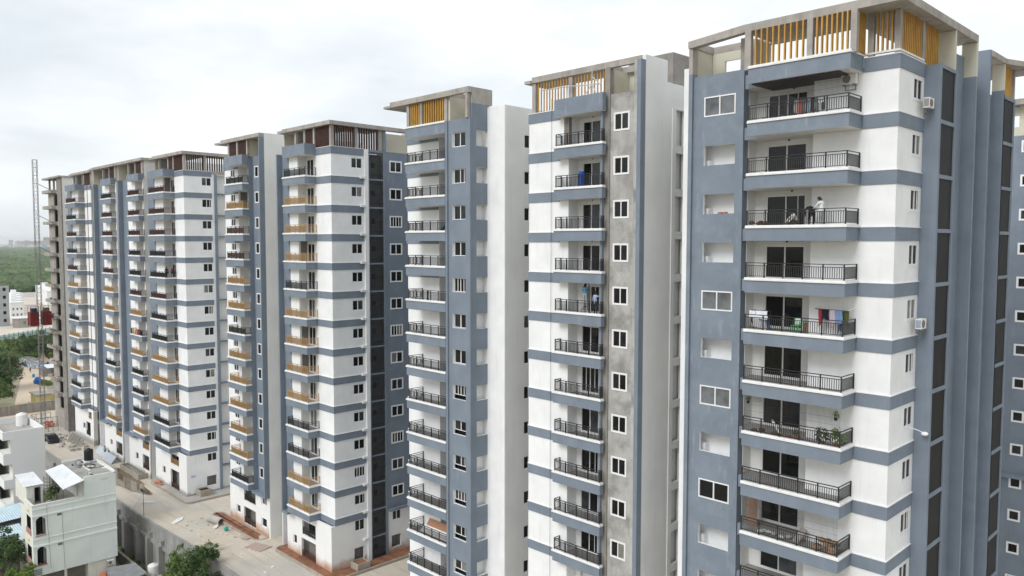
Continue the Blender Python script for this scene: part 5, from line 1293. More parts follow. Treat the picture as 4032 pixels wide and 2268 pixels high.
# grey strip tower, fifth balcony: painter on steps and helper
f5 = zk(5)
def step_ladder(label, x, y, z, h_=1.15):
    o = thing('step_ladder', label, 'ladder', (x, y, z)); al = surf('aluminium', (.5, .5, .5), var=.1, bump=0, rough=.4)
    for sy in (-1, 1):
        b = MB()
        for sx in (-.2, .2): b.bar((x + sx * 1.2, y + sy * .35, z), (x + sx, y + sy * .04, z + h_), .045)
        put('frame', b.mesh('frame', al), o)
    for i in range(1, 4):
        b = MB(); b.box(x - .2, x + .2, y - .35 + i * .08 - .05, y - .35 + i * .08 + .05, z + h_ * i / 4, z + h_ * i / 4 + .03); put('tread', b.mesh('tread', al), o)
step_ladder('aluminium step ladder under the painter on the grey strip tower balcony', -37.45, 44.2, f5, .5)
make_person('painter on a step ladder reaching up, blue and white clothes', (-37.45, 44.15, f5 + .5), R(10),
            dict(STAND, elbowR=(.28, .12, 1.5), wristR=(.2, .25, 1.72), elbowL=(-.26, .1, 1.2), wristL=(-.2, .3, 1.3)), [clo('sky blue shirt', (.13, .33, .52)), clo('grey trousers', (.42, .43, .44)), SKIN, clo('dark cap', (.02, .025, .04))], vox=.016)
make_person('man in pale blue shirt facing the balcony door of the grey strip tower', (-36.2, 43.85, f5), R(-5),
            dict(STAND, elbowR=(.3, .1, 1.35), wristR=(.32, .3, 1.52)), [clo('pale blue shirt', (.36, .42, .58)), clo('dark trousers', (.03, .035, .06)), SKIN, HAIR], vox=.016)
# far people
make_person('woman in long dark dress at the balcony rail of the puddle corner tower', (-114.0, 42.62, zk(5)), R(-90), dict(STAND, kneeL=(-.05, 0, .5), kneeR=(.05, 0, .5)), [clo('dark top', (.03, .03, .045)), clo('dark skirt', (.02, .02, .03)), SKIN, HAIR], vox=.03)
make_person('person in red and black leaning on the corner tower balcony rail', (-113.95, 43.45, zk(5)), R(-90), dict(STAND, chest=(0, .1, 1.3), neck=(0, .15, 1.4), head=(0, .2, 1.47)), [clo('dark red shirt', (.12, .02, .025)), clo('black pants', (.02, .02, .02)), SKIN, HAIR], vox=.03)
make_person('worker in grey shirt standing by the leaning metal sheets', (-143.2, 42.5, gz(-143)), R(30), STAND, [clo('grey shirt', (.3, .3, .28)), clo('black trousers b', (.015, .015, .018)), SKIN, HAIR], vox=.03)
make_person('person in dark clothes walking along the dirt road', (-289.8, 64.3, -7), R(60), dict(STAND, ankleL=(-.1, .2, .1), ankleR=(.1, -.2, .1)), [clo('dark blue shirt', (.03, .04, .07)), clo('navy trousers', (.03, .03, .05)), SKIN, HAIR], vox=.035)
make_person('person standing at the tree edge of the dirt road', (-288.6, 61.6, -7), R(60), STAND, [clo('brown shirt', (.12, .07, .05)), clo('grey pants', (.08, .08, .09)), SKIN, HAIR], vox=.035)
# motorcycle and rider
mo = thing('motorcycle', 'motorcycle on the pale road by the yellow hut', 'motorcycle', (-227.5, 50.0, -6.98))
for y in (-.65, .65):
    b = MB(); b.lathe([(.22, -.05), (.31, -.05), (.33, 0), (.31, .05), (.22, .05), (.22, -.05)], (0, 0, 0), 16); q = put('wheel', b.mesh('wheel', BLACKP), mo, (-227.5 - y, 50.0 + y * .2, -6.66)); q.rotation_euler = (R(90), 0, R(-12))
b = MB(); b.bar((-226.9, 49.9, -6.45), (-228.1, 50.12, -6.3), .2, .28); b.bar((-226.8, 49.88, -6.2), (-227.5, 50.0, -6.2), .24, .1); b.bar((-228.1, 50.12, -6.6), (-227.95, 50.1, -5.95), .06); b.bar((-227.95, 49.8, -5.95), (-227.95, 50.4, -5.95), .04)
put('frame', b.mesh('frame', plain('dark bike paint', (.03, .03, .035))), mo)
b = MB(); b.box(-226.95, -226.85, 49.85, 49.95, -6.3, -6.1); put('tail_lamp', b.mesh('tail_lamp', REDC), mo)
make_person('rider in dark clothes sitting on the motorcycle', (-227.3, 49.97, -6.98), R(100), dict(pelvis=(0, 0, .88), chest=(0, .1, 1.32), neck=(0, .13, 1.42), head=(0, .16, 1.5), elbowL=(-.3, .3, 1.15), wristL=(-.28, .6, 1.05), elbowR=(.3, .3, 1.15), wristR=(.28, .6, 1.05),
            kneeL=(-.2, .38, .72), ankleL=(-.17, .15, .35), kneeR=(.2, .38, .72), ankleR=(.17, .15, .35)), [clo('charcoal shirt', (.04, .04, .045)), clo('charcoal pants', (.03, .03, .03)), SKIN, HAIR], vox=.035)
# ------------------------------------------------------------------ balcony life on the right tower
def cloth(label, x, y, ztop, w_, h_, col, axis='A', group=None, name='hanging_garment', sleeves=False):
    b = MB(); nx, nz = 8, 8; rr = random.Random(hash(label) % 1000 + int(x * 100) % 97)
    ph = rr.uniform(0, 6); am = rr.uniform(.02, .045)
    for th in (0, .012):
        for j in range(nz + 1):
            for i in range(nx + 1):
                u, v = i / nx, j / nz; fx = (u - .5) * w_ * (1 + .08 * math.sin(5 * v + ph)); d = am * v * math.sin(u * 9 + ph) + th + .03 * v * math.sin(3 * u + ph * 2)
                z = ztop - v * h_ * (1 + .07 * math.sin(u * 7 + ph))
                b.v.append((fx, d, z - ztop) if axis == 'A' else (-d, fx, z - ztop))
    m_ = (nx + 1) * (nz + 1)
    for j in range(nz):
        for i in range(nx):
            a = j * (nx + 1) + i; b.f.append((a, a + 1, a + nx + 2, a + nx + 1)); b.f.append((m_ + a, m_ + a + nx + 1, m_ + a + nx + 2, m_ + a + 1))
    edge = [i for i in range(nx + 1)] + [(j + 1) * (nx + 1) + nx for j in range(nz)] + [nz * (nx + 1) + i for i in range(nx - 1, -1, -1)] + [j * (nx + 1) for j in range(nz - 1, 0, -1)]
    for p_, q in zip(edge, edge[1:] + edge[:1]): b.f.append((p_, m_ + p_, m_ + q, q))
    if sleeves:
        for s_ in (-1, 1): b.m = [0] * len(b.f); b.bar((s_ * w_ * .45, .01, -.06), (s_ * w_ * .75, .02, -.38), .02, .15)
    b.m = [0] * len(b.f)
    return tag(put(name, b.mesh(name, clo('cloth ' + label, col)), None, (x, y, ztop)), label, 'clothing', group)
z1_ = zk(1)
G1 = 'clothes drying on the top balcony of the right tower'
for i, (x, w_, h_, c, n) in enumerate(((-20.55, .25, .75, (.35, .34, .33), 'grey vest'), (-20.3, .2, .85, (.45, .12, .09), 'rust red scarf'), (-20.1, .22, .8, (.15, .17, .18), 'charcoal shirt'), (-19.88, .25, .78, (.33, .42, .55), 'pale blue shirt'),
                               (-19.6, .25, .8, (.05, .05, .06), 'black shirt'), (-19.35, .22, .82, (.2, .2, .2), 'dark grey trousers'), (-19.12, .35, .35, (.72, .74, .78), 'white shirt'), (-19.0, .2, .75, (.08, .08, .09), 'black trousers'))):
    cloth(n + ' hung over the top balcony railing of the right tower', x, 42.29, z1_ + 1.05 - (.02 * (i % 3)), w_, h_, c, group=None)
for i in range(10):
    x = -23.2 + rs.uniform(0, 1.9); b = MB(); b.ell((0, 0, 0), .22, .18, .11)
    tag(put('cloth_bundle', b.mesh('cloth_bundle', clo('bundle %d' % i, rs.choice([(.03, .03, .035), (.1, .1, .1), (.25, .25, .26), (.05, .12, .18)])), True), None, (x, 42.5 + rs.random() * .4, z1_ + .1 + .1 * (i % 2)), rs.random() * 3), 'dark cloth bundle heaped on the top balcony floor', 'bundle', 'bundles on the top balcony')
z5_ = zk(5)
rk = thing('drying_rack', 'folding wire drying rack behind the railing of the right tower', 'drying rack', (-23.0, 43.3, z5_))
for sx in (-.55, .55):
    b = MB(); b.bar((-23.0 + sx, 43.0, z5_), (-23.0 + sx, 43.6, z5_ + 1.2), .03); b.bar((-23.0 + sx, 43.6, z5_), (-23.0 + sx, 43.0, z5_ + 1.2), .03); put('legs', b.mesh('legs', BLACKM), rk)
b = MB()
for i in range(5): b.bar((-23.6, 43.0 + i * .15, z5_ + 1.2), (-22.4, 43.0 + i * .15, z5_ + 1.2), .02)
put('wires', b.mesh('wires', BLACKM), rk)
cloth('small white towel on the drying rack', -23.35, 42.98, z5_ + 1.2, .4, .4, (.78, .79, .84)); cloth('wide white sheet on the drying rack', -22.75, 42.98, z5_ + 1.22, .75, .5, (.78, .79, .86)); cloth('pale grey shirt low on the drying rack', -22.8, 43.2, z5_ + .85, .5, .75, (.55, .57, .6)); cloth('blue jeans on the drying rack', -22.5, 43.3, z5_ + .8, .25, .7, (.12, .18, .32))
ln = thing('washing_line', 'washing line across the fifth balcony of the right tower', 'washing line', (-18.5, 43.1, z5_ + 1.5))
b = MB(); b.cyl((-19.6, 43.1, z5_ + 1.55), (-17.7, 43.1, z5_ + 1.52), .012, n=5); b.cyl((-19.6, 43.3, z5_ + 1.5), (-17.7, 43.3, z5_ + 1.5), .012, n=5); put('line', b.mesh('line', BLACKM), ln)
for x in (-19.6, -17.7):
    b = MB(); b.bar((x, 43.1, z5_ + 1.54), (x, 43.9, z5_ + 1.6), .03); put('bracket', b.mesh('bracket', FRAME), ln)
for x, y, w_, h_, c, n in ((-19.3, 43.28, .28, .95, (.33, .03, .045), 'crimson dress'), (-18.95, 43.08, .42, .55, (.008, .009, .02), 'black shorts'), (-18.6, 43.28, .2, .4, (.4, .06, .1), 'maroon cloth'), (-18.55, 43.08, .28, .95, (.45, .38, .42), 'pale pink shirt'),
                           (-18.2, 43.08, .42, .75, (.16, .25, .42), 'sky blue shirt'), (-18.2, 43.28, .3, 1.2, (.08, .13, .22), 'navy jeans'), (-17.9, 43.28, .35, .8, (.09, .11, .03), 'olive shirt')):
    cloth(n + ' on the washing line of the right tower', x, y, z5_ + 1.52, w_, h_, c)
# green chair
gc = thing('plastic_chair', 'bright green plastic chair on the fifth balcony', 'chair', (-20.85, 43.5, z5_)); GRN = plain('green plastic', (.03, .42, .08), rough=.4)
for sx in (-.2, .2):
    for sy in (-.2, .2): b = MB(); b.bar((-20.85 + sx * 1.15, 43.5 + sy * 1.15, z5_), (-20.85 + sx, 43.5 + sy, z5_ + .43), .045); put('leg', b.mesh('leg', GRN), gc)
b = MB(); b.box(-21.07, -20.63, 43.28, 43.72, z5_ + .42, z5_ + .46); put('seat', b.mesh('seat', GRN), gc)
b = MB(); b.box(-21.07, -20.63, 43.70, 43.74, z5_ + .46, z5_ + .86); put('backrest', b.mesh('backrest', GRN), gc)
cloth('white cloth over the green chair back', -20.8, 43.66, z5_ + .9, .3, .4, (.7, .72, .7))
tag(put('cardboard_box', (lambda b: (b.box(-20.75, -20.3, 44.2, 44.7, z5_, z5_ + .55), b)[1])(MB()).mesh('cardboard_box', plain('cardboard', (.30, .2, .12)))), 'brown cardboard box beside the green chair', 'box')
# things on other balconies
def heap(label, x, y, z, n, cols, r=.22, spread=.5, cat='sack', name='sack', group=None, hgt=.4):
    ms = [clo(label[:14] + str(i), c) for i, c in enumerate(cols)]
    for i in range(n):
        b = MB(); b.ell((0, 0, 0), r * rs.uniform(.7, 1.2), r * rs.uniform(.6, 1), r * .55)
        tag(put(name, b.mesh(name, ms[i % len(ms)], True), None, (x + rs.uniform(-spread, spread), y + rs.uniform(-.2, .2), z + r * .4 + rs.random() * hgt), rs.random() * 3), label, cat, group or label)
heap('brown sack heaped at the end of the workers balcony', -22.75, 42.6, zk(3), 8, [(.16, .09, .05), (.09, .05, .03), (.2, .12, .08)], hgt=.25)
heap('tan cement bag heaped in the railing corner of a littered balcony', -18.4, 42.65, zk(9), 14, [(.34, .22, .13), (.42, .28, .18), (.25, .15, .09)], r=.26, spread=.55, hgt=.7)
heap('red brown bundle among the plants of the garden balcony', -21.4, 42.6, zk(7), 8, [(.3, .07, .05), (.13, .08, .05), (.06, .06, .06)], spread=1.6, hgt=.2)
heap('white lump of debris on the littered balcony floor', -21.9, 43.2, zk(9), 10, [(.6, .6, .6), (.45, .44, .42)], spread=1.0, hgt=.05, r=.18, cat='debris', name='debris_lump')
tag(put('leaning_board', (lambda b: (b.bar((-23.5, 43.7, zk(9)), (-23.8, 44.3, zk(9) + 1.9), .6, .05), b)[1])(MB()).mesh('leaning_board', plain('brown plywood', (.22, .14, .10)))), 'brown plywood board leaning on the littered balcony wall', 'board')
tag(put('leaning_board', (lambda b: (b.bar((-20.4, 43.0, zk(9)), (-20.1, 43.6, zk(9) + .75), .5, .05), b)[1])(MB()).mesh('leaning_board', CONC)), 'grey slab propped on the littered balcony', 'board')
tag(put('white_post', (lambda b: (b.bar((-21.9, 42.9, zk(7) + .9), (-21.2, 42.5, zk(7) + .3), .1, .06), b)[1])(MB()).mesh('white_post', FRAME)), 'white board tilted among the plants of the garden balcony', 'board')
for i, x in enumerate((-26.6, -26.25)):
    b = MB(); b.box(x, x + .25, 44.3, 44.5, zk(3) + .97 - .6, zk(3) + 1.1); tag(put('brick', b.mesh('brick', plain('red brick', (.36, .15, .09)))), 'red brick standing in an open kitchen niche of the right tower', 'brick', 'bricks in the niche')
ac_unit('white air conditioner hanging on the top flank of the right tower', (-15.38, 47.15, z1_ + .5), R(90))
ac_unit('white and blue air conditioner on the fifth floor flank', (-15.38, 47.0, z5_ + .45), R(90), True)
ac_unit('white air conditioner high on the top balcony wall', (-18.2, 43.87, z1_ + 1.75), 0)
b = MB(); b.tube([(-15.6, 46.8, zk(7) + .9), (-15.2, 47.1, zk(7) + .75), (-15.0, 47.3, zk(7) + .6)], .025)
wl = thing('wall_lamp', 'white street lamp arm fixed to the right tower flank', 'lamp', (-15.6, 46.8, zk(7) + .8)); put('arm', b.mesh('arm', FRAME), wl)
b = MB(); b.ell((-14.95, 47.35, zk(7) + .55), .2, .2, .12); put('head', b.mesh('head', FRAME, True), wl)
# notched tower and others
z12 = zk(12)
tag(put('leaning_board', (lambda b: (b.add([(-56.2, 43.9, z12 + .55), (-52.4, 43.9, z12 + .55), (-52.4, 44.3, z12 + 1.1), (-56.2, 44.3, z12 + 1.1), (-56.2, 43.95, z12 + .5), (-52.4, 43.95, z12 + .5), (-52.4, 44.35, z12 + 1.05), (-56.2, 44.35, z12 + 1.05)], [(0, 1, 2, 3), (7, 6, 5, 4), (0, 4, 5, 1), (1, 5, 6, 2), (2, 6, 7, 3), (3, 7, 4, 0)]), b)[1])(MB()).mesh('leaning_board', plain('tan board', (.36, .19, .11)))), 'long tan board leaning against the notched tower balcony wall', 'board')
tag(put('leaning_board', (lambda b: (b.add([(-56.3, 43.2, z12 + .15), (-52.4, 43.2, z12 + .15), (-52.4, 43.85, z12 + .6), (-56.3, 43.85, z12 + .6), (-56.3, 43.25, z12 + .1), (-52.4, 43.25, z12 + .1), (-52.4, 43.9, z12 + .55), (-56.3, 43.9, z12 + .55)], [(0, 1, 2, 3), (7, 6, 5, 4), (0, 4, 5, 1), (1, 5, 6, 2), (2, 6, 7, 3), (3, 7, 4, 0)]), b)[1])(MB()).mesh('leaning_board', LEDGE)), 'long white board leaning against the notched tower balcony wall', 'board')
cloth('black jacket hung on the fifth balcony rail of the notched tower', -54.3, 42.7, zk(5) + 1.0, .3, .85, (.012, .012, .016))
heap('dark bag on the third balcony floor of the notched tower', -52.3, 42.95, zk(3), 3, [(.02, .03, .03), (.02, .12, .08)], spread=.15, hgt=.5)
tag(put('blue_roll', (lambda b: (b.cyl((-37.3, 43.5, zk(2) + .02), (-37.3, 43.5, zk(2) + 1.25), .22, n=14), b)[1])(MB()).mesh('blue_roll', plain('blue sheeting', (.01, .09, .42)))), 'upright blue roll of sheeting on the grey strip tower balcony', 'roll')
z8_ = zk(8)
for i, (x, w_, c, n) in enumerate(((-128.0, .5, (.05, .05, .06), 'black shirt'), (-127.2, .6, (.45, .35, .08), 'mustard cloth'), (-126.4, .6, (.6, .5, .45), 'cream cloth'), (-125.6, .6, (.5, .2, .1), 'orange cloth'), (-124.8, .7, (.2, .03, .05), 'maroon cloth'), (-124.0, .4, (.04, .04, .05), 'black towel'))):
    cloth(n + ' drying on the narrow wing balcony rail', x, 42.25, z8_ + 1.05, w_, .8, c)
step_ladder('black folding steps on the white wing balcony', -157.5, 42.8, zk(4), 1.5)
step_ladder('folding steps on the fourth balcony of the puddle corner tower', -116.5, 42.8, zk(4), 1.3)
# ------------------------------------------------------------------ vegetation
def leaf_mat(name, dark, light, sc=.8, yellow=(.16, .18, .03)):
    m, t, b = new_mat(name)
    pos = t.nodes.new('ShaderNodeNewGeometry').outputs['Position']
    k = maprange(t, noise_node(t, pos, sc, 4, .6), .36, .64, 0, 1)
    c = mixc(t, k, dark, light)
    c = mixc(t, maprange(t, noise_node(t, pos, sc * 4, 2), .6, .75, 0, .5), c, yellow)
    t.links.new(c, b.inputs['Base Color']); b.inputs['Roughness'].default_value = .6; b.inputs['Specular IOR Level'].default_value = .2
    return m
LEAF1 = leaf_mat('mid green leaves', (.052, .095, .024), (.145, .20, .055))
LEAF2 = leaf_mat('dark green leaves', (.026, .056, .017), (.072, .118, .036))
LEAF3 = leaf_mat('fresh green leaves', (.055, .105, .018), (.13, .20, .035))
def forest_mat():
    m = leaf_mat('far forest leaves', (.042, .082, .024), (.12, .18, .052), sc=.05, yellow=(.15, .2, .06))
    t = m.node_tree; b = t.nodes['Principled BSDF']; src = b.inputs['Base Color'].links[0].from_socket
    pos = t.nodes.new('ShaderNodeNewGeometry').outputs['Position']
    c = mixc(t, maprange(t, noise_node(t, pos, .018, 4), .42, .62, 0, .75), src, (.036, .068, .03))
    t.links.new(mixc(t, maprange(t, noise_node(t, mapping(t, pos, (1, 1.3, 1)), .01, 3), .56, .66, 0, .5), c, (.13, .15, .05)), b.inputs['Base Color'])
    return m
FARL0 = leaf_mat('far forest leaves', (.036, .072, .020), (.095, .150, .042), sc=.05, yellow=(.12, .17, .05))
FARL = forest_mat()
BARK = surf('brown bark', (.12, .095, .07), var=.3, vscale=3, bump=.5, bscale=12)
def leaves(b, c, r, n, size, rng, up=.35, flat=1.0):
    for i in range(n):
        th = rng.uniform(0, 2 * math.pi); cz = rng.uniform(-.7, 1); sr = math.sqrt(max(0, 1 - cz * cz)); k = rng.uniform(.45, 1.08)
        d = Vector((sr * math.cos(th), sr * math.sin(th), cz)); p_ = Vector(c) + Vector((d.x * r * k, d.y * r * k, d.z * r * k * flat))
        nrm = (d + Vector((rng.uniform(-.8, .8), rng.uniform(-.8, .8), rng.uniform(-.3, .8) + up))).normalized()
        a = nrm.cross(Vector((rng.uniform(-1, 1), rng.uniform(-1, 1), rng.uniform(-1, 1)))).normalized(); e = nrm.cross(a)
        s_ = size * rng.uniform(.6, 1.3)
        n0 = len(b.v)
        b.v += [tuple(p_ - a * s_), tuple(p_ + e * s_ * .45 - nrm * s_ * .12), tuple(p_ + a * s_), tuple(p_ - e * s_ * .45 - nrm * s_ * .12)]
        b.f += [(n0, n0 + 1, n0 + 2), (n0, n0 + 2, n0 + 3)]; b.m += [0, 0]
def branch(b, p_, q, r0, r1, rng, n=4, bend=.12):
    p_ = Vector(p_); q = Vector(q); l = (q - p_).length; last = p_
    for i in range(1, n + 1):
        t_ = i / n; c = p_.lerp(q, t_) + Vector((rng.uniform(-1, 1), rng.uniform(-1, 1), rng.uniform(-.3, .3))) * l * bend * (1 if i < n else 0)
        b.cyl(last, c, r0 + (r1 - r0) * (i - 1) / n, r0 + (r1 - r0) * t_, n=7, cap=False); last = c
def tree(name, label, base, h_, rad, nl, size, mat, seed, lobes=9, trunk=.18, flat=.8, group=None, open_=1.0, cat='tree'):
    rng = random.Random(seed); o = thing(name, label, cat, base, group)
    tb = MB(); top = Vector(base) + Vector((rng.uniform(-.3, .3), rng.uniform(-.3, .3), h_ * .45))
    branch(tb, base, top, trunk, trunk * .7, rng)
    cb = MB(); per = nl // lobes
    for i in range(lobes):
        a = 2 * math.pi * i / lobes + rng.uniform(-.4, .4); k = rng.uniform(.25, .85) if i else 0
        zc = base[2] + h_ * rng.uniform(.5, .86)
        if i == 0: zc = base[2] + h_ * .85
        c = Vector((base[0] + rad * k * math.cos(a), base[1] + rad * k * math.sin(a), zc))
        branch(tb, top if rng.random() < .6 else Vector(base).lerp(top, .75), c, trunk * .5, trunk * .12, rng, 3)
        rr = rad * rng.uniform(.32, .52) * open_
        leaves(cb, c, rr, per, size, rng, flat=flat)
        for j in range(3):       # outlying sprays
            d = Vector((rng.uniform(-1, 1), rng.uniform(-1, 1), rng.uniform(-.3, 1))).normalized(); q = c + d * rr * rng.uniform(1.0, 1.5)
            branch(tb, c, q, trunk * .12, trunk * .03, rng, 2); leaves(cb, q, rr * .38, per // 8, size, rng)
    put('trunk', tb.mesh('trunk', BARK), o); put('crown', cb.mesh('crown', mat), o)
    return o
tree('leafy_tree', 'green leafy tree growing against the retaining wall', (-87.0, 34.0, -7), 8.0, 3.3, 6000, .16, LEAF1, 3, lobes=15, trunk=.15, flat=.95, open_=.85)
tree('sapling_tree', 'sparse upright tree rising above the retaining wall', (-83.2, 34.4, -7), 10.0, 2.2, 2200, .16, LEAF2, 8, lobes=9, trunk=.1, flat=1.1, open_=.8)
tree('dark_tree', 'dark leafy tree in front of the mint house', (-109.5, 20.6, -7), 6.8, 3.2, 5500, .17, LEAF2, 12, lobes=10, trunk=.18)
tree('bright_shrub', 'bright green shrub at the foot of the mint house', (-103.5, 21.3, -7), 4.6, 1.7, 2500, .15, LEAF3, 14, lobes=7, trunk=.08, cat='shrub')
for i, (x, y, s_) in enumerate(((-112.2, 35.2, .8), (-109.1, 35.3, .75), (-106.5, 35.2, .55), (-104.4, 35.3, .8), (-101.8, 35.2, .6), (-99.9, 35.3, .7))):
    rng = random.Random(50 + i); b = MB(); leaves(b, (0, 0, .25 * s_), s_ * .6, 160, .12, rng)
    tag(put('weed_clump', b.mesh('weed_clump', LEAF3 if i % 2 else LEAF1), None, (x, y, -6.9)), 'clump of weeds at the foot of the retaining wall', 'weeds', 'weeds along the retaining wall')
# potted plants
POT = plain('terracotta pot', (.28, .12, .07)); BPOT = plain('black pot', (.02, .02, .02))
def potted(name, label, loc, r, hgt, mat, seed, pot=POT, hang=0, cat='potted plant'):
    o = thing(name, label, cat, loc); b = MB(); b.lathe([(0, 0), (r * .6, 0), (r * .85, r * 1.2), (r * .75, r * 1.2), (r * .7, r), (0, r)], loc, 12); put('pot', b.mesh('pot', pot), o)
    rng = random.Random(seed); b = MB(); leaves(b, (loc[0], loc[1], loc[2] + r * 1.2 + hgt * .5), hgt * .6, 110, hgt * .16, rng); put('foliage', b.mesh('foliage', mat), o)
    if hang: b = MB(); b.cyl((loc[0], loc[1], loc[2] + r), (loc[0], loc[1], loc[2] + hang), .01, n=4); put('cord', b.mesh('cord', BLACKM), o)
z7 = zk(7)
potted('hanging_plant', 'bright fern in a black pot hanging on the garden balcony', (-17.95, 42.45, z7 + 1.6), .13, .35, LEAF3, 1, BPOT, .72)
potted('hanging_plant', 'small plant hanging by the pier of the garden balcony', (-23.3, 42.6, z7 + 1.75), .12, .28, LEAF1, 2, BPOT, .57)
potted('potted_plant', 'dark bushy pot plant on the garden balcony', (-18.75, 42.6, z7 + .02), .2, .75, LEAF2, 3)
potted('potted_plant', 'spiky pot plant in the corner of the garden balcony', (-17.95, 42.65, z7 + .02), .2, .8, LEAF3, 4)
potted('potted_plant', 'low pot plant between the bundles of the garden balcony', (-20.3, 42.7, z7 + .02), .18, .45, LEAF1, 5)
potted('potted_plant', 'bushy pot plant on the terrace of the mint house', (-107.0, 25.2, 3.5), .28, 1.0, LEAF3, 6, HCREAM)
potted('potted_plant', 'tall dark pot plant by the iron ladder of the mint house', (-108.6, 26.2, 3.5), .3, 1.4, LEAF2, 7, HCREAM)
# ------------------------------------------------------------------ land beyond the towers
def sheet(name, pts, mat, z): b = MB(); b.add([(x, y, z) for x, y in pts], [tuple(range(len(pts)))]); return tag(put(name, b.mesh(name, mat)), kind='structure')
sheet('dirt_road', [(-189, 36), (-189, 50), (-224, 54.5), (-262, 62), (-283, 70), (-320, 79), (-340, 80), (-330, 72), (-306, 66.2), (-276, 58.6), (-229, 46.8), (-215, 38)], ROADD, -6.95)
sheet('building_site', [(-388, 60), (-415, 104), (-440, 150), (-700, 210), (-690, 100), (-520, 80), (-440, 66)], surf('pale site sand', (.60, .53, .45), var=.12, vscale=.08, blotch=.4, bcol=(.70, .68, .65), bsc=.05, bump=.2), -6.94)
gw = thing('grey_wall', 'long weathered grey wall between the hoist and the dirt road', 'wall', (-221, 48, -7))
b = MB(); b.box(-221.3, -221, 36, 70, -7, -4.6); put('wall', b.mesh('wall', surf('weathered grey wall', (.30, .28, .255), var=.2, streak=.6, scol=(.16, .15, .13), sthr=(.45, .65))), gw); b = MB(); b.box(-221.4, -220.9, 36, 70, -4.6, -4.5); put('coping', b.mesh('coping', KERB), gw)
yh = thing('yellow_hut', 'flat roofed yellow hut beside the dirt road', 'hut', (-230, 55, -7))
b = wall_mb('B', -227.5, 51.6, 58.5, -7, -3.9, .2, [(55.0, 56.2, -5.6, -4.8)]); put('wall', b.mesh('wall', [plain('yellow wall', (.66, .55, .25)), DARK]), yh)
b = MB(); b.box(-233, -227.7, 51.6, 58.5, -7, -3.95); put('body', b.mesh('body', bpy.data.materials['yellow wall']), yh)
b = MB(); b.box(-233.3, -227.1, 51.3, 58.8, -3.9, -3.65); put('roof', b.mesh('roof', PAVE), yh)
sh = thing('roadside_shack', 'low grey shack with white sheet roof near the big tree', 'shack', (-281, 68, -7))
b = wall_mb('B', -277.5, 65.2, 71, -7, -4.6, .2, [(67.3, 68.3, -7, -5.0)]); put('wall', b.mesh('wall', [surf('shack wall', (.25, .235, .215), var=.2), DARK]), sh); b = MB(); b.box(-283, -277.8, 65.2, 71, -7, -4.7); put('body', b.mesh('body', GREYW), sh)
put('roof', corrugated((-277.0, 66.3, -4.3), (-277.0, 71.4, -4.2), (-283.4, 71.2, -3.8), (-283.4, 66.3, -3.9), 10, TINW), sh)
bt = thing('blue_tarpaulin', 'bright blue tarpaulin heaped on the grassy roundabout', 'tarpaulin', (-266, 60.9, -7)); b = MB(); b.ell((-266, 60.9, -6.6), 1.3, 1.15, 1.7, n=9, k=5); put('cover', b.mesh('cover', plain('blue tarp', (.02, .13, .45))), bt)
tag(put('blue_drum', (lambda b: (b.lathe([(0, 0), (.35, 0), (.38, .5), (.35, 1.1), (0, 1.1)], (-278.8, 62.7, -7), 12), b)[1])(MB()).mesh('blue_drum', plain('blue drum', (.04, .2, .4)))), 'blue drum standing on the dirt road', 'drum')
b = MB(); rng = random.Random(77)
for i in range(500):
    a = rng.uniform(0, 6.28); k = math.sqrt(rng.random()); leaves(b, (-266 + 6.5 * k * math.cos(a), 62.3 + 2.0 * k * math.sin(a), -6.9), .35, 4, .25, rng)
tag(put('roundabout_grass', b.mesh('roundabout_grass', LEAF3)), 'green grass on the small roundabout island', 'grass', kind='stuff')
b = MB()
for i in range(900):
    a = rng.uniform(0, 6.28); k = math.sqrt(rng.random()); x = -309 + 14 * k * math.cos(a); y = 68.6 + 3.2 * k * math.sin(a); hgt = 2.2 * (1 - k * k); s_ = rng.uniform(.2, .7)
    b.box(x, x + s_, y, y + s_ * .8, -7, -7 + hgt + s_ * .6, rng.choice([0, 0, 0, 1, 2]))
tag(put('rubbish_heap', b.mesh('rubbish_heap', [RUB, PAPER, plain('blue rubbish', (.1, .3, .6))])), 'pale heap of dumped rubble and rubbish behind the palm', 'rubbish', kind='stuff')
# fence of teal sheets
fn = thing('sheet_fence', 'long pale teal sheet metal fence along the building site', 'fence', (-398, 88, -7))
A_, B_ = Vector((-378, 66)), Vector((-425, 122)); nP = 26
fm = plain('teal sheet', (.50, .66, .64), var=.06)
for i in range(nP):
    p_ = A_.lerp(B_, i / nP); q = A_.lerp(B_, (i + 1) / nP)
    b = MB(); b.bar((p_.x, p_.y, -5.5), (q.x, q.y, -5.5), .06, 3.0); put('panel', b.mesh('panel', fm), fn)
    b = MB(); b.cyl((p_.x + .2, p_.y - .1, -7), (p_.x + .2, p_.y - .1, -3.6), .11, n=6); put('post', b.mesh('post', surf('fence post', (.10, .12, .12), var=.1, bump=0) if i == 0 else bpy.data.materials['fence post']), fn)
b = MB(); b.bar((A_.x + .3, A_.y - .1, -5.0), (B_.x + .3, B_.y - .1, -5.0), .1); put('rail', b.mesh('rail', bpy.data.materials['fence post']), fn)
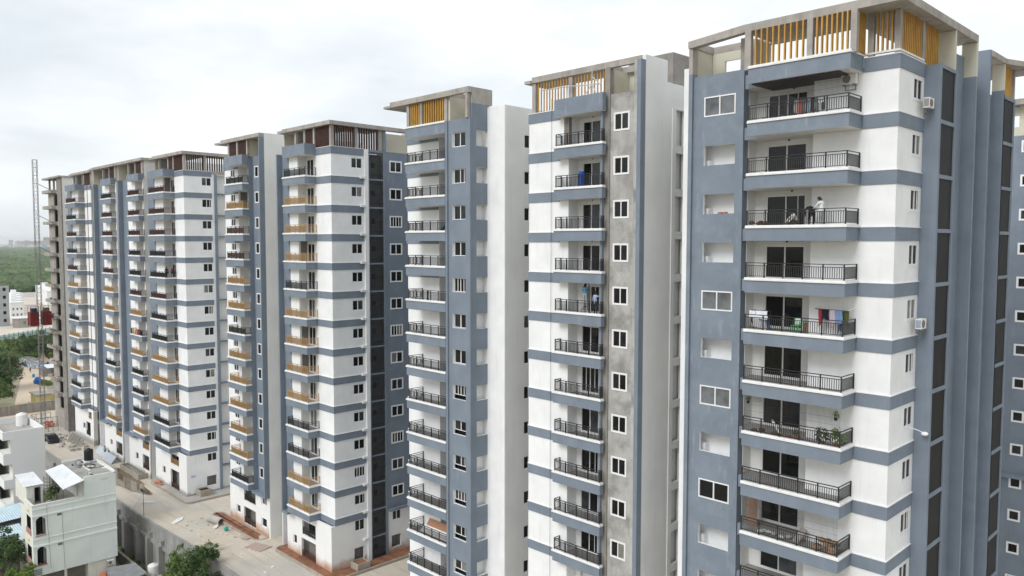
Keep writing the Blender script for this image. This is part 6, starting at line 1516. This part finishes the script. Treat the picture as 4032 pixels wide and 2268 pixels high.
# far site buildings
gb_ = Tower('grey_building', 'unfinished grey block with square window holes at the edge of the building site', (-462, 88, -7), None); gb_.r['category'] = 'building'
ops = [(84.0 + 3.4 * i, 85.3 + 3.4 * i, -4.8 + 3.9 * j, -3.2 + 3.9 * j) for i in range(3) for j in range(5)]
gb_.wall('B', -458, 80, 93.5, -7, 13.5, surf('grey block wall', (.38, .39, .40), var=.1, vscale=.3), ops, t=.4, rev=DARK); gb_.box('body', -470, -459, 80, 93.3, -7, 13.2, DARK); gb_.wall('A', 80, -470, -458.4, -7, 13.5, bpy.data.materials['grey block wall'])
ht = Tower('site_hut', 'small bare concrete hut with one square window on the building site', (-447, 97, -7), None); ht.r['category'] = 'hut'
ht.wall('B', -444, 93, 102.5, -7, -2.3, CONC, [(96.2, 97.4, -5.2, -3.8), (100.8, 101.5, -6.3, -3.9)], rev=DARK); ht.box('body', -451, -444.3, 93.1, 102.4, -7, -2.4, CONCD); ht.box('roof', -451.5, -443.4, 92.2, 103, -2.3, -1.9, LEDGE)
def villa(label, x, y, w_, d_, h_, group):
    v = Tower('white_villa', label, (x, y, -7), group); v.r['category'] = 'house'
    ops = [(y + d_ * .15 + d_ * .3 * i, y + d_ * .28 + d_ * .3 * i, -7 + 1.2 + 3.2 * j, -7 + 2.4 + 3.2 * j) for i in range(3) for j in range(int(h_ / 3.2))]
    v.wall('B', x, y, y + d_, -7, -7 + h_, wh, ops, t=.3, rev=GREYW); v.box('body', x - w_, x - .35, y + .02, y + d_ - .02, -7, -7 + h_ - .05, GREYW); v.wall('A', y - .001, x - w_, x - .3, -7, -7 + h_, wh); v.box('roof', x - w_ - .2, x + .3, y - .3, y + d_ + .3, -7 + h_, -7 + h_ + .3, wh); v.box('stair_head', x - w_ * .7, x - w_ * .4, y + d_ * .2, y + d_ * .6, -7 + h_ + .3, -7 + h_ + 2.3, wh)
for i in range(6): villa('white villa in the stepped row behind the hoist cage', -585 - i * 15, 141 + i * 2.6, 10, 13, 9.6, 'white villas in a row')
for i in range(5): villa('white villa in the row behind the unfinished grey block', -505 - i * 22, 103.5 + i * 4.7, 12, 6.5, 8.5, 'white villas behind the grey block')
lw2 = thing('white_wall', 'long low white wall in front of the forest', 'wall', (-690, 150, -7)); b = MB(); b.box(-690, -689, 120, 162, -7, -3.6); put('wall', b.mesh('wall', wh), lw2); b = MB(); b.box(-690.1, -688.9, 120, 162, -3.6, -3.4); put('coping', b.mesh('coping', LEDGE), lw2)
# trees of the middle distance
tree('roadside_tree', 'large dark leafy tree beside the dirt road', (-231, 43.6, -7), 11.5, 5.2, 9000, .26, LEAF2, 31, lobes=16, trunk=.3)
tree('roadside_tree', 'bright leafy tree in front of the large dark roadside tree', (-226, 42.0, -7), 8.5, 4.0, 6000, .26, LEAF1, 32, lobes=12, trunk=.25)
tree('roadside_tree', 'dark bushy tree behind the large roadside tree', (-262, 50.3, -7), 10.5, 5.5, 6000, .32, LEAF2, 33, lobes=12, trunk=.3)
tree('shade_tree', 'spreading shade tree with bare trunk behind the shack', (-305.5, 73, -7), 10.0, 7.0, 7000, .38, LEAF2, 34, lobes=14, trunk=.35, flat=.6)
tree('shade_tree', 'smaller bright tree beside the rubbish heap', (-318, 68.5, -7), 7.5, 4.5, 4500, .36, LEAF1, 35, lobes=10, trunk=.25)
# palm
pm = thing('palm_tree', 'coconut palm with long drooping fronds above the roadside trees', 'palm tree', (-256, 51.6, -7))
b = MB(); branch(b, (-256, 51.6, -7), (-255.6, 52.0, 4.6), .28, .18, random.Random(2), 6, .02); put('trunk', b.mesh('trunk', BARK), pm)
rng = random.Random(9)
for i in range(18):
    a = 2 * math.pi * i / 18 + rng.uniform(-.15, .15); el = rng.uniform(-.1, .9); b = MB(); L_ = rng.uniform(4.0, 5.4); last = None
    for j in range(13):
        t_ = j / 12; p_ = Vector((-255.6 + math.cos(a) * L_ * t_ * math.cos(el * (1 - t_ * .5)), 52.0 + math.sin(a) * L_ * t_ * math.cos(el * (1 - t_ * .5)), 4.6 + L_ * (el * t_ - (.55 + .5 * el) * t_ * t_)))
        if last is not None:
            b.bar(last, p_, .06)
            d = (p_ - last).normalized(); s_ = d.cross(Vector((0, 0, 1))).normalized(); wd_ = .85 * math.sin(math.pi * min(1, t_ * .95 + .08))
            for sg in (-1, 1):
                q = p_ + s_ * sg * wd_ - Vector((0, 0, wd_ * .5)) + d * .25
                b.add([p_ - d * .12, p_ + d * .12, q], [(0, 1, 2)])
        last = p_
    put('frond', b.mesh('frond', leaf_mat('palm leaf', (.05, .085, .025), (.12, .16, .055)) if i == 0 else bpy.data.materials['palm leaf']), pm)
# scrub along the fence and around the road: ground cover mass
b = MB(); rng = random.Random(15)
for i in range(420):
    t_ = rng.random(); x = -322 - 62 * t_; y0 = .205 * -x - 6; y = y0 + rng.random() * (26 + 10 * t_)
    r_ = rng.uniform(1.2, 2.8); leaves(b, (x, y, -6.6 + r_ * .35), r_, 34, .42, rng, flat=.7)
for i in range(160):
    x = rng.uniform(-300, -235); y = .19 * -x - 4 - rng.random() * 10; r_ = rng.uniform(1.2, 2.4); leaves(b, (x, y, -6.6 + r_ * .3), r_, 30, .36, rng, flat=.8)
tag(put('scrub', b.mesh('scrub', LEAF3)), 'tangled green scrub below the teal fence', 'scrub', kind='stuff')
b = MB(); rng = random.Random(16)
for i in range(110):
    x = rng.uniform(-125, -100); y = rng.uniform(8, 19.5); r_ = rng.uniform(.8, 1.7); leaves(b, (x, y, -6.7 + r_ * .3), r_, 40, .22, rng, flat=.8)
tag(put('undergrowth', b.mesh('undergrowth', LEAF2)), 'dark undergrowth beside the mint house', 'undergrowth', kind='stuff')
# forest to the horizon
b = MB(); rng = random.Random(18); d_ = 640.0
ico = bmesh.new(); bmesh.ops.create_icosphere(ico, subdivisions=1, radius=1); IV = [v.co.copy() for v in ico.verts]; IF = [tuple(v.index for v in f.verts) for f in ico.faces]; ico.free()
while d_ < 5600:
    r0 = 4.3 + .0066 * (d_ - 600); y_ = .13 * d_
    while y_ < .34 * d_:
        if not (d_ < 800 and .2 * d_ - 4 < y_ < .262 * d_ and d_ < 700):
            r_ = r0 * rng.uniform(.75, 1.35); x = -d_ + rng.uniform(-r0, r0); yy = y_ + rng.uniform(-r0, r0) * .6; zc = -7 + min(r_ * .55, 3.5) + rng.uniform(0, 2.5); rz_ = min(r_ * .72, 5.5)
            n0 = len(b.v); sx = rng.uniform(.9, 1.2)
            for v in IV:
                k = 1 + .35 * noise.noise(v * 1.7 + Vector((x, yy, 0)) * .37); b.v.append((x + v.x * r_ * k * sx, yy + v.y * r_ * k, zc + v.z * rz_ * k))
            b.f += [tuple(n0 + q for q in f) for f in IF]; b.m += [0] * len(IF)
            if d_ < 2200: leaves(b, (x, yy, zc), r_ * 1.02, 46 if d_ < 1200 else 24, r_ * .17, rng, flat=rz_ / r_)
        y_ += r0 * 1.45
    d_ += r0 * 1.25
tag(put('forest', b.mesh('forest', FARL)), 'dense green forest stretching to the far city', 'forest', kind='stuff')
# far city
rng = random.Random(23)
cm_ = [plain('far white', (.72, .72, .70), vs=.02), plain('far grey', (.45, .47, .5), vs=.02), plain('far brick', (.48, .36, .32), vs=.02), plain('far blue', (.15, .42, .62), vs=.02)]
def far_block(x, y, w_, d_, h_, mt, label, group):
    b = MB(); b.box(-w_, 0, 0, d_, -8, h_, 0); b.box(-w_ * .7, -w_ * .3, d_ * .3, d_ * .55, h_, h_ + 4, 0); b.box(-.6 - w_, .6, -.6, d_ + .6, h_ - 1.2, h_ - .4, 1)
    for j in range(max(1, int(h_ / 5))):
        z = 1 + j * 4.6
        if z + 2.4 < h_ - 1.5: b.box(.05, .35, d_ * .08, d_ * .92, z, z + 2.2, 2)
    tag(put('far_building', b.mesh('far_building', [mt, cm_[0], cm_[1]]), None, (x, y, -7)), label, 'building', group)
for i in range(110):
    x = -rng.uniform(5650, 6600); y = -x * rng.uniform(.165, .285); far_block(x, y, 14, rng.uniform(12, 42), rng.uniform(9, 24), cm_[0] if rng.random() < .75 else cm_[1], 'small pale building of the far hazy city', 'pale buildings of the far city')
for i in range(7): far_block(-6800 - 20 * i, 1490 + 66 * i, 20, 58, rng.uniform(46, 56), cm_[2], 'long brownish apartment slab rising over the far city', 'brown slabs of the far city')
for i in range(10): far_block(-8200 - rng.uniform(0, 600), 1560 + rng.uniform(0, 300), 30, rng.uniform(30, 70), rng.uniform(45, 62), cm_[1], 'tall grey block fading in the haze behind the far city', 'tall blocks of the far city')
far_block(-5600, 1330, 14, 30, 26, cm_[3], 'bright blue building in the far city', None)
# ------------------------------------------------------------------ haze
b = MB(); b.box(-14500, 6500, -6500, 8500, -8.2, 95)
hm = bpy.data.materials.new('haze'); hm.use_nodes = True; t = hm.node_tree; t.nodes.clear()
ou = t.nodes.new('ShaderNodeOutputMaterial'); pv = t.nodes.new('ShaderNodeVolumePrincipled'); pv.inputs['Color'].default_value = (.97, .985, 1.0, 1); pv.inputs['Density'].default_value = HAZE_DENSITY
t.links.new(pv.outputs[0], ou.inputs['Volume'])
tag(put('haze', b.mesh('haze', hm)), kind='stuff')
